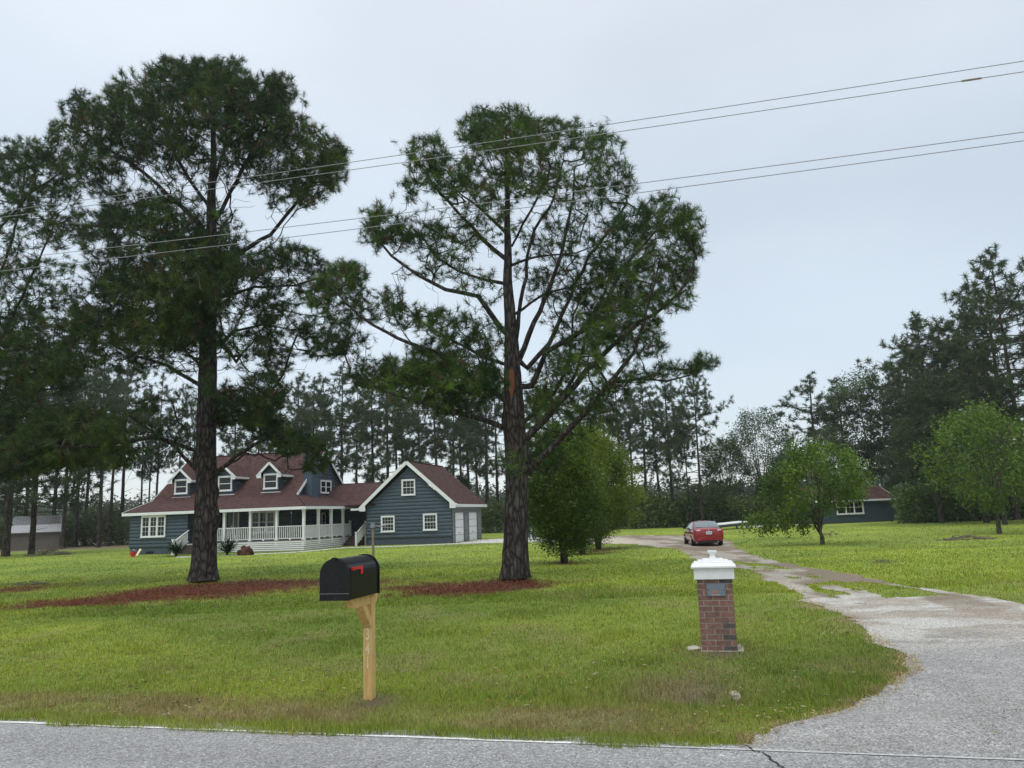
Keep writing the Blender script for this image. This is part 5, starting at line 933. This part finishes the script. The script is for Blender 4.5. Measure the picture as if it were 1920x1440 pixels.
# ---------------------------------------------------------------- grey shed on the left
ga = gnd(19, 1033); gb = gnd(93, 1031); d = gb-ga; Wl = math.hypot(d[0], d[1]); rz = math.atan2(d[1], d[0]); rz = math.radians(25); Wl = 74/FPX*ga[1]/math.cos(math.radians(6.5))/math.cos(math.radians(30))*.90; root = empty('garden_shed', ga, rz, 'low grey-brown shed with a ribbed metal barn roof at the far left', 'shed')
Ys = ga[1]; z1 = atd(60, 998, Ys)[2]-ga[2]; z2 = atd(60, 984, Ys+.5)[2]-ga[2]; z3 = atd(60, 968, Ys+1.8)[2]-ga[2]; mb = MB(); Dp = 3.0
mb.box(0, Wl, 0, Dp, -.1, z1); k = 0
while k*.3 < Wl: mb.box(k*.3, k*.3+.03, -.02, -.001, 0, z1-.05); k += 1
mb.prism([(0, z1), (Dp, z1), (Dp-.5, z2), (Dp/2, z3), (.5, z2)], 0, .03, Wl-.03); mb.build('wall', MT['tan'], root)
mb = MB(); mb.slab([(-.2, -.25, z1-.02), (Wl+.2, -.25, z1-.02), (Wl+.1, .5, z2), (-.1, .5, z2)], .04); mb.slab([(-.1, .5, z2), (Wl+.1, .5, z2), (Wl+.0, Dp/2, z3), (0, Dp/2, z3)], .04); mb.slab([(0, Dp/2, z3), (Wl, Dp/2, z3), (Wl+.1, Dp-.5, z2), (-.1, Dp-.5, z2)], .04); mb.slab([(-.1, Dp-.5, z2), (Wl+.1, Dp-.5, z2), (Wl+.2, Dp+.25, z1), (-.2, Dp+.25, z1)], .04)
for k in range(int(Wl/.3)+2): x = -.1+k*.3; mb.bar((x, -.25, z1+.02), (x, .5, z2+.03), .03, .04); mb.bar((x, .5, z2+.03), (x, Dp/2, z3+.03), .03, .04)
mb.build('roof', MT['metalroof'], root); mb = MB(); mb.box(-.2, Wl+.2, -.29, -.252, z1-.12, z1-.03); mb.build('eave_trim', MT['tan'], root)
# white-trimmed little building glimpsed right of the middle trunk
gq = gnd(985, 1009); root = empty('playhouse', gq, -.1, 'small blue-grey hut with white corner boards glimpsed between trunk and shrub', 'hut'); z1 = atd(997, 977, gq[1])[2]-gq[2]; W_ = 22/FPX*gq[1]
mb = MB(); mb.box(0, W_, 0, 1.6, 0, z1); mb.build('wall', MT['siding'], root); mb = MB()
for x in (-.04, W_*.5-.05, W_-.06): mb.box(x, x+.1, -.05, -.002, 0, z1+.02)
mb.build('corner_board', MT['white'], root); mb = MB(); mb.slab([(-.25, -.3, z1), (W_+.25, -.3, z1), (W_+.25, .8, z1+.55), (-.25, .8, z1+.55)], .06); mb.slab([(-.25, .8, z1+.55), (W_+.25, .8, z1+.55), (W_+.25, 1.9, z1), (-.25, 1.9, z1)], .06); mb.build('roof', MT['shingle'], root)
# ---------------------------------------------------------------- low white platform beyond the car, pole with arm, debris
gp = gnd(1362, 993); root = empty('ramp_platform', gp, math.radians(4), 'low white-topped platform on dark beams just right of the red car', 'platform'); sc1 = gp[1]/FPX; W_ = 46*sc1
mb = MB(); mb.hexa([(-1.2, 0, .38), (W_, 0, .62), (W_, 3.2, .62), (-1.2, 3.2, .38)], [(-1.2, 0, .46), (W_, 0, .70), (W_, 3.2, .70), (-1.2, 3.2, .46)]); mb.build('deck_top', MT['white'], root)
mb = MB(); mb.bar((-1.2, .1, .24), (W_+.2, .1, .50), .12, .2); mb.bar((-1.2, 2.9, .24), (W_+.2, 2.9, .5), .12, .2); [mb.box(x, x+.15, .1, .25, 0, .4) for x in (-.6, 1, W_-.4)]; mb.build('beam', MT['siding_dk'], root)
gw = gnd(1402, 993); 
gq = gnd(700, 1112); g = np.array([gq[0], gq[1], gq[2]]); root = empty('sign_pole', g, -.15, 'thin weathered wooden pole with a short metal arm, rising behind the mailbox', 'pole'); zt = atd(699.5, 980, g[1])[2]-g[2]
mb = MB(); mb.box(-.025, .025, -.025, .025, -.1, zt-.12); mb.build('pole', MT['greywood'], root); mb = MB(); mb.prism([(-.06, zt-.12), (.06, zt-.12), (.03, zt), (-.03, zt)], 1, -.05, .05); mb.build('cap', MT['wire'], root); aL = 25/FPX*g[1]
mb = MB(); mb.tube([(0, 0, zt-.06), (aL*.5, 0, zt-.1), (aL, 0, zt-.07)], .014, 8); mb.tube([(aL*.93, 0, zt-.08), (aL, 0, zt-.12)], .012, 6); mb.build('arm', MT['wire'], root)
def twigs(name, px, py, half, n, label, seed, hmax=.25, thick=.02):
    r = np.random.default_rng(seed); g = gnd(px, py); R = half/FPX*g[1]; mb = MB()
    for k in range(n):
        x, y = r.uniform(-R, R), r.uniform(-R*.5, R*.5); az = r.uniform(-.7, .7); L = R*r.uniform(.25, .7); z = r.uniform(.01, hmax*(1-abs(x)/R)+.02); e = np.array([math.cos(az)*L, math.sin(az)*L, r.uniform(-.3, .3)*hmax]); p = np.array([x, y, z]); rr = thick*r.uniform(.3, 1)
        mb.tube([p-e/2, p+r.normal(0, .04*L, 3), p+e/2], [rr, rr*.8, rr*.3], 5)
    o = mb.build(name, MT['deadwood']); o.location = tuple(g); return tag(o, label, 'branches')
twigs('branch_pile', 1815, 1012, 45, 60, 'flat pile of dead branches on the grass near the right edge', 1, .25, .035); twigs('branch_pile', 1660, 1056, 22, 20, 'few fallen twigs on the lawn right of the driveway', 2, .1, .015); twigs('branch_pile', 1560, 1003, 16, 26, 'small bundle of dead twigs behind the young lawn tree', 3, .25, .025)
twigs('branch_pile', 52, 1097, 30, 26, 'pale dead branches lying on the pine straw at the far left', 4, .18, .03); twigs('branch_pile', 95, 1041, 34, 110, 'brushy heap of cut branches on the grass before the grey shed', 5, .9, .05); twigs('branch_pile', 962, 1106, 22, 14, 'broken twigs on the straw at the foot of the middle pine', 6, .05, .015)
tag(lump('rock', gnd(1378, 1305)+np.array([.0, 0, -.02]), (.055, .11, .055), 5, MT['pipe'], .35), 'pale broken end of a drain pipe in the grass below the brick pillar', 'drain pipe')
# ---------------------------------------------------------------- mailbox
ax = math.atan2(RN[1], RN[0])   # away from the road
mg = gnd(693, 1309); mbx = empty('mailbox', (*mg[:2], float(gz(*mg[:2]))), ax-math.pi/2, 'large black arched mailbox with red flag on a new timber post', 'mailbox')
def text_mesh(body, size, mat, name, parent, mtx, extrude=.002, off=0.0):
    cu = bpy.data.curves.new('t', 'FONT'); cu.body = body; cu.size = size; cu.extrude = extrude; cu.offset = off; cu.align_x = 'CENTER'; cu.align_y = 'CENTER'; ob = bpy.data.objects.new('t', cu); C.objects.link(ob)
    bpy.context.view_layer.update(); me = bpy.data.meshes.new_from_object(ob.evaluated_get(bpy.context.evaluated_depsgraph_get())); bpy.data.objects.remove(ob); me.materials.clear(); me.materials.append(mat)
    o = bpy.data.objects.new(name, me); C.objects.link(o); o.parent = parent; o.matrix_local = mtx; return o
# local: x to the right (side seen), y away from road, z up
mY = mg[1]; zbot = atd(654, 1127, mY-.42)[2]-mg[2]; ztop = atd(640, 1051, mY-.35)[2]-mg[2]
W2 = .146; LY0, LY1 = -.60, .035; zb = .99; zt_ = 1.362
def arch(w2, z0, z1, n=16, k=0): return [(-w2, z0)]+[(-w2*math.cos(t), z1-w2+w2*math.sin(t)) for t in np.linspace(0, math.pi, n)]+[(w2, z0)]
BX = Matrix.Translation((-.06, 0, 0))
mb = MB(); mb.prism(arch(W2, zb, zt_), 1, LY0, LY1); body = mb.build('body', MT['black'], mbx, bevel=.004)
mb = MB(); mb.prism(arch(W2+.010, zb-.004, zt_+.010), 1, LY1-.012, LY1+.01); mb.prism(arch(W2+.006, zb-.002, zt_+.006), 1, LY0-.002, LY0+.012); mb.build('rim', MT['black'], mbx, bevel=.002)
mb = MB(); mb.prism(arch(W2+.004, zb+.062, zt_+.004), 1, LY0-.022, LY0-.004); mb.box(-W2-.004, W2+.004, LY0-.02, LY0-.004, zb-.004, zb+.055); door = mb.build('door', MT['black'], mbx, bevel=.004)
mb = MB(); mb.box(-.02, .02, LY0-.045, LY0-.02, zt_-.012, zt_+.012); mb.build('latch', MT['black'], door, bevel=.003); mb = MB(); mb.box(-W2, W2, LY0-.024, LY0-.0205, zb+.055, zb+.062); mb.build('door_hinge_line', simple('hinge_edge', (.12,.12,.12), .4), door)
mb = MB(); mb.box(W2+.003, W2+.010, -.575, -.34, zb+.262, zb+.290); mb.box(W2+.003, W2+.010, -.385, -.34, zb+.215, zb+.262); mb.box(W2+.0105, W2+.016, -.57, -.555, zb+.262, zb+.283); mb.build('flag', MT['red'], mbx, bevel=.0015)
for o in list(mbx.children): o.matrix_local = BX
mb = MB(); mb.prism([(-.40, zb-.10), (.09, zb-.10), (.14, zb-.005), (-.47, zb-.005)], 0, -.035, .035); mb.build('support_board', MT['wood'], mbx, bevel=.003)
mb = MB(); mb.box(-.0445, .0445, -.0445, .0445, -.25, zb-.02); mb.build('post', MT['wood'], mbx, bevel=.004)
mb = MB(); mb.hexa([(-.044,-.0455,.66),(.044,-.0455,.66),(.044,-.0455,.76),(-.044,-.0455,.76)], [(-.044,-.24,zb-.102),(.044,-.24,zb-.102),(.044,-.15,zb-.102),(-.044,-.15,zb-.102)]); mb.build('brace', MT['wood'], mbx, bevel=.003)
from mathutils import Euler
for ch_, z in (('3', .60), ('4', .465), ('1', .335)):
    text_mesh(ch_, .15, MT['carve'], 'carved_digit', mbx, Matrix.Translation((0, -.0447, z)) @ Euler((math.pi/2, 0, 0)).to_matrix().to_4x4() @ Matrix.Diagonal((.62, 1, 1, 1)), .0014, .0028)
# ---------------------------------------------------------------- brick pillar
pg = gnd(1349, 1216); pl = empty('brick_pillar', (*pg[:2], float(pg[2])), math.radians(-13.5), 'low brown brick pillar with white stepped cap and grey number plaque', 'pillar'); pp = FPX/pg[1]
PW = 66/pp/2*.925; PT = atd(1340, 1081, pg[1])[2]-pg[2]; rows = 13; rh_ = PT/rows; mb = MB(); mb.box(-PW+.006, PW-.006, -PW+.006, PW-.006, -.1, PT); mb.build('core', MT['mortar'], pl)
bm_ = [simple('brick_a', (.225,.118,.092), .92, .25, 25, .3), simple('brick_b', (.185,.10,.082), .92, .25, 25, .3), simple('brick_c', (.10,.082,.076), .92, .25, 25, .3)]
rr_ = random.Random(5); V = []; mb = MB(); mids = []
L_ = 2*PW; bl = .215*L_/.42; m_ = .011
for i in range(rows):
    z0 = i*rh_+m_/2; z1 = (i+1)*rh_-m_/2; odd = i % 2
    for side in range(4):
        jt = rr_.uniform(-.03, .03)*L_; cuts = [0, .43*L_+jt, .86*L_+jt*.6, L_] if (odd ^ (side % 2)) else [0, .16*L_+jt, .60*L_+jt, L_]
        for a0, a1 in zip(cuts[:-1], cuts[1:]):
            a0_, a1_ = a0+(m_/2 if a0 > 0 else 0), a1-(m_/2 if a1 < L_ else 0); t = .02; e = rr_.uniform(-.002, .002); dk = rr_.random(); n0 = len(mb.f)
            x0, x1 = -PW+a0_, -PW+a1_
            if side == 0: mb.box(x0, x1, -PW-e, -PW+t, z0, z1)
            elif side == 1: mb.box(PW-t, PW+e, max(x0, -PW+t), min(x1, PW-t), z0, z1)
            elif side == 2: mb.box(-x1, -x0, PW-t, PW+e, z0, z1)
            else: mb.box(-PW-e, -PW+t, max(-x1, -PW+t), min(-x0, PW-t), z0, z1)
            mids += [2 if dk < .13 else (1 if dk < .5 else 0)]*(len(mb.f)-n0)
o = mb.build('brickwork', bm_[0], pl, recalc=True, bevel=.003); o.data.materials.append(bm_[1]); o.data.materials.append(bm_[2]); o.data.polygons.foreach_set('material_index', mids)
mb = MB(); mb.box(-PW-.03, PW+.03, -PW-.03, PW+.03, PT-.012, PT+.125); mb.hexa([(s*(PW+.06), t*(PW+.06), PT+.126) for s, t in ((-1,-1),(1,-1),(1,1),(-1,1))], [(s*(PW+.06), t*(PW+.06), PT+.145) for s, t in ((-1,-1),(1,-1),(1,1),(-1,1))])
lv = [(PW+.057, PW+.02, .145, .185), (PW-.02, PW-.03, .186, .205), (PW-.08, PW-.09, .206, .225), (.045, .035, .226, .25), (.033, .033, .25, .29), (.042, .055, .29, .305), (.055, .055, .305, .325)]
for w0, w1, z0, z1 in lv: mb.hexa([(s*w0, t*w0, PT+z0) for s, t in ((-1,-1),(1,-1),(1,1),(-1,1))], [(s*w1, t*w1, PT+z1-.0005) for s, t in ((-1,-1),(1,-1),(1,1),(-1,1))])
mb.build('cap', MT['white'], pl, bevel=.003)
mb = MB(); mb.box(-PW-.01, PW+.075, -PW-.02, PW+.03, -.05, .012); mb.build('footing', MT['pipe'], pl, bevel=.01)
mb = MB(); zc = PT-.14; mb.box(-.10, .125, -PW-.018, -PW-.004, zc-.075, zc+.075); sg = mb.build('number_plaque', MT['slate'], pl, bevel=.001)
mb = MB(); [mb.tube([(x, -PW-.022, zc), (x, -PW-.018, zc)], .006, 8) for x in (-.082, .107)]; mb.build('screw', MT['black'], sg)
text_mesh('341', .052, MT['orange'], 'number', sg, Matrix.Translation((.0, -PW-.0195, zc-.028)) @ Euler((math.pi/2, 0, 0)).to_matrix().to_4x4() @ Matrix.Diagonal((1.15, 1, 1, 1)), .0012)
mb = MB(); x = -.048
while x < .052: w_ = rr_.uniform(.004, .009); mb.box(x, x+w_, -PW-.0205, -PW-.0182, zc-.066, zc-.058); x += w_+.0025
mb.build('small_lettering', MT['palepaint'], sg)
tag(lump('broken_concrete', gnd(1302, 1217), (.10, .07, .035), 12, MT['rock'], .4), 'broken slab of pale concrete at the left foot of the brick pillar', 'concrete')
# ---------------------------------------------------------------- red car
cg = gnd(1331, 1024.5); cz = float(gz(cg[0], cg[1])); ck = 57/FPX*cg[1]/1.82; phi = math.atan2(cg[0], cg[1])
cary = empty('parked_car', (cg[0], cg[1], cz), -(phi-math.radians(9.5)), 'red four-door sedan parked on the driveway, seen from behind', 'car'); cary.scale = (ck, ck, ck)
# local: y forward, x right, z up; origin under the rear bumper centre
def loft(name, st, mat, parent, n=None, smooth=True):
    V = []; F = []
    for s in st: V += s
    n = len(st[0]); 
    for i in range(len(st)-1):
        for k in range(n-1): F.append((i*n+k, i*n+k+1, (i+1)*n+k+1, (i+1)*n+k))
    F.append(tuple(range(n))[::-1]); F.append(tuple(range((len(st)-1)*n, len(st)*n)))
    mb = MB(); mb.v = V; mb.f = F; mb.uv = [(0, 0)]*sum(len(f) for f in F); o = mb.build(name, mat, parent, smooth=smooth)
    sb = o.modifiers.new('sub', 'SUBSURF'); sb.levels = sb.render_levels = 2; return o
def sect(y, hw, zb, zs, zt, r=.0, cz=None):
    # closed ring: bottom, sill, belt, deck top; symmetric
    p = [(-hw*.80, zb), (-hw*.97, zb+.08), (-hw, zs*.7+zb*.3), (-hw*.985, zs), (-hw*.88, zt-.02), (-hw*.5, zt), (0, zt+.012), (hw*.5, zt), (hw*.88, zt-.02), (hw*.985, zs), (hw, zs*.7+zb*.3), (hw*.97, zb+.08), (hw*.80, zb), (0, zb), (-hw*.80, zb)]
    return [(a, y, b) for a, b in p]
st = [sect(.0, .78, .34, .78, .95), sect(.04, .84, .28, .82, 1.03), sect(.22, .90, .24, .84, 1.08), sect(.75, .91, .22, .85, 1.07), sect(1.1, .91, .20, .86, 1.02), sect(2.4, .91, .20, .86, .97), sect(3.5, .91, .20, .82, .95), sect(4.1, .88, .22, .74, .86), sect(4.6, .80, .26, .62, .72), sect(4.78, .62, .34, .52, .58)]
body = loft('body', st, MT['carpaint'], cary)
def cab(y, hw, z0, hw2, z1): return [(-hw, y, z0), (-hw*.5-hw2*.5, y, (z0+z1)/2), (-hw2, y, z1-.05), (-hw2*.8, y, z1), (0, y, z1+.02), (hw2*.8, y, z1), (hw2, y, z1-.05), (hw*.5+hw2*.5, y, (z0+z1)/2), (hw, y, z0), (0, y, z0-.05), (-hw, y, z0)]
roof = [cab(.50, .74, .98, .66, 1.05), cab(.62, .76, .96, .66, 1.13), cab(1.15, .80, .94, .62, 1.40), cab(1.6, .82, .92, .62, 1.46), cab(2.4, .82, .92, .62, 1.455), cab(2.9, .80, .92, .62, 1.35), cab(3.55, .76, .92, .64, 1.03), cab(3.65, .74, .92, .64, .97)]
loft('cabin', roof, MT['carpaint'], cary)
mb = MB()
def quadp(p): mb.face(p)
rw = [(-.66, .555, 1.075), (.66, .555, 1.075), (.56, 1.13, 1.395), (-.56, 1.13, 1.395)]; n_ = Vector((0, -.48, .88))
rw2 = [(Vector(p)+n_*.028) for p in rw]; mb.hexa([Vector(p)-n_*.02 for p in rw], rw2); mb.build('rear_window', MT['carglass'], cary, bevel=.01)
for s in (-1, 1):
    mb = MB(); P = [(s*.835, 1.02, .99), (s*.85, 3.2, .98), (s*.70, 2.75, 1.34), (s*.68, 1.65, 1.40), (s*.73, 1.25, 1.30)]; Q = [(a-s*.08, b, c) for a, b, c in P]
    mb.face(P); mb.face(Q[::-1]); [mb.face([P[i], P[(i+1) % 5], Q[(i+1) % 5], Q[i]]) for i in range(5)]; mb.build('side_window', MT['carglass'], cary)
    mb = MB(); mb.box(s*.97-.09, s*.97+.09, 3.0, 3.1, .98, 1.11); mb.bar((s*.86, 3.08, .99), (s*.93, 3.06, 1.02), .05, .04); mb.build('mirror', MT['black'], cary, bevel=.02)
    mb = MB(); mb.hexa([(s*.50, .012, .86), (s*.86, .12, .84), (s*.87, .14, .97), (s*.46, .028, .985)], [(s*.50, -.018, .86), (s*.885, .05, .84), (s*.885, .08, .97), (s*.46, -.005, .985)]); tl = mb.build('tail_light', MT['taillight'], cary, bevel=.008)
    mb = MB(); mb.hexa([(s*.50, -.016, .90), (s*.72, .0, .90), (s*.74, .01, .965), (s*.47, .0, .965)], [(s*.50, -.034, .90), (s*.72, -.012, .90), (s*.74, -.006, .965), (s*.47, -.018, .965)]); mb.build('reversing_lens', MT['lens'], tl)
    mb = MB(); mb.box(s*.66-.04, s*.66+.04, -.0, .05, .42, .46) ; mb.build('reflector', MT['taillight'], cary)
for s in (-1, 1):
    for y in (1.05, 3.85):
        mb = MB(); R_ = .33; mb.tube([(s*.69, y, R_), (s*.72, y, R_), (s*.89, y, R_), (s*.915, y, R_)], [R_*.93, R_, R_, R_*.93], 28); wh = mb.build('wheel', MT['rubber'], cary); mb = MB()
        mb.tube([(s*.90, y, R_), (s*.922, y, R_)], R_*.62, 20)
        for k in range(10): a = k*.628; mb.bar((s*.925, y, R_), (s*.925, y+math.cos(a)*R_*.6, R_+math.sin(a)*R_*.6), .03, .04)
        mb.build('rim', MT['chrome'], wh)
mb = MB(); mb.box(-.17, .17, -.055, -.03, .70, .87); pt = mb.build('licence_plate', MT['plate'], cary, bevel=.004); mb = MB(); [mb.box(-.12+k*.042, -.095+k*.042, -.058, -.0552, .745, .815) for k in range(6)]; mb.build('plate_marks', MT['plateink'], pt)
mb = MB(); mb.box(-.25, .25, -.05, .0, .885, .91); mb.build('trunk_trim', MT['carpaint'], cary, bevel=.005); mb = MB(); mb.tube([(0, -.035, .955), (0, -.028+.01, .955)], .04, 14); mb.build('badge', MT['chrome'], cary)
mb = MB(); mb.box(-.62, .62, .02, .35, .20, .34); mb.build('lower_bumper', MT['rubber'], cary, bevel=.03); mb = MB(); mb.tube([(.5, .0, .26), (.5, .3, .26)], .035, 10); mb.build('exhaust_pipe', MT['chrome'], cary)
mb = MB(); mb.box(-.70, .70, -.012, .03, .60, .625); mb.build('bumper_seam', MT['carpaint'], cary, bevel=.005)
# ---------------------------------------------------------------- overhead cables along the road
WP = []; WO = 9.5
def wire_pt(px, py): # vertical plane parallel to the road edge, WO metres beyond it
    d = ray(px, py); o = -((0-RL[0])*RN[0]+(0-RL[1])*RN[1]); t = (WO+o*-1*-1-0)/1 if False else (WO-((0-RL[0])*RN[0]+(0-RL[1])*RN[1]))/(d[0]*RN[0]+d[1]*RN[1]); return d*t+np.array([0, 0, EYE])
wires = [([(0,397),(600,312),(1360,200),(1920,115)], 'topmost of the four overhead cables'), ([(0,408),(600,326),(1360,219),(1920,134)], 'second overhead cable from the top, with a dark splice sleeve'), ([(0,487),(600,419),(1360,322),(1920,248)], 'third overhead cable from the top'), ([(0,508.6),(600,438),(1360,340),(1920,264)], 'lowest of the four overhead cables')]
for pts, lb in wires:
    W3 = [wire_pt(*p) for p in pts]; A = np.array([(p[:2]-RL)@RD for p in W3]); Z = np.array([p[2] for p in W3]); cf = np.polyfit(A, Z, 2); cf[0] = max(cf[0], .0004) if True else cf[0]; cf = np.append([cf[0]], np.polyfit(A, Z-cf[0]*A*A, 1)); mb = MB(); aa = np.linspace(-45, 45, 121)
    P = [(*road_pt(a, WO)[:2], np.polyval(cf, a)) for a in aa]; mb.tube(P, .0085, 5)
    root = empty('power_line', road_pt(0, WO), 0, lb, 'cable', 'overhead cables crossing the lawn beside the road'); o = mb.build('cable', MT['wire'], root); o.location = tuple(-root.location)
    if 'splice' in lb:
        s3 = wire_pt(1822, 149.5); a = (s3[:2]-RL)@RD; mb = MB(); Q = [(*road_pt(a+t, WO)[:2], np.polyval(cf, a+t)) for t in (-.19, -.15, .15, .19)]; mb.tube(Q, [.01, .02, .02, .01], 8); o2 = mb.build('splice_sleeve', MT['greywood'], root); o2.location = o.location

# ---------------------------------------------------------------- morning haze: one closed box of even thin air
mb = MB(); mb.box(-420, 420, -30, 420, -1.6, 60); hz = mb.build('haze', None, None); hm = bpy.data.materials.new('haze'); hm.use_nodes = True; hm.node_tree.nodes.clear()
ho = N(hm.node_tree, 'ShaderNodeOutputMaterial'); hv = N(hm.node_tree, 'ShaderNodeVolumePrincipled'); hv.inputs['Color'].default_value = (.9, .94, .98, 1); hv.inputs['Density'].default_value = .00035; hv.inputs['Anisotropy'].default_value = .2
hm.node_tree.links.new(hv.outputs[0], ho.inputs['Volume']); hz.data.materials.clear(); hz.data.materials.append(hm); tag(hz, kind='stuff'); tag(hz, 'thin pale morning haze over the whole scene', 'haze')
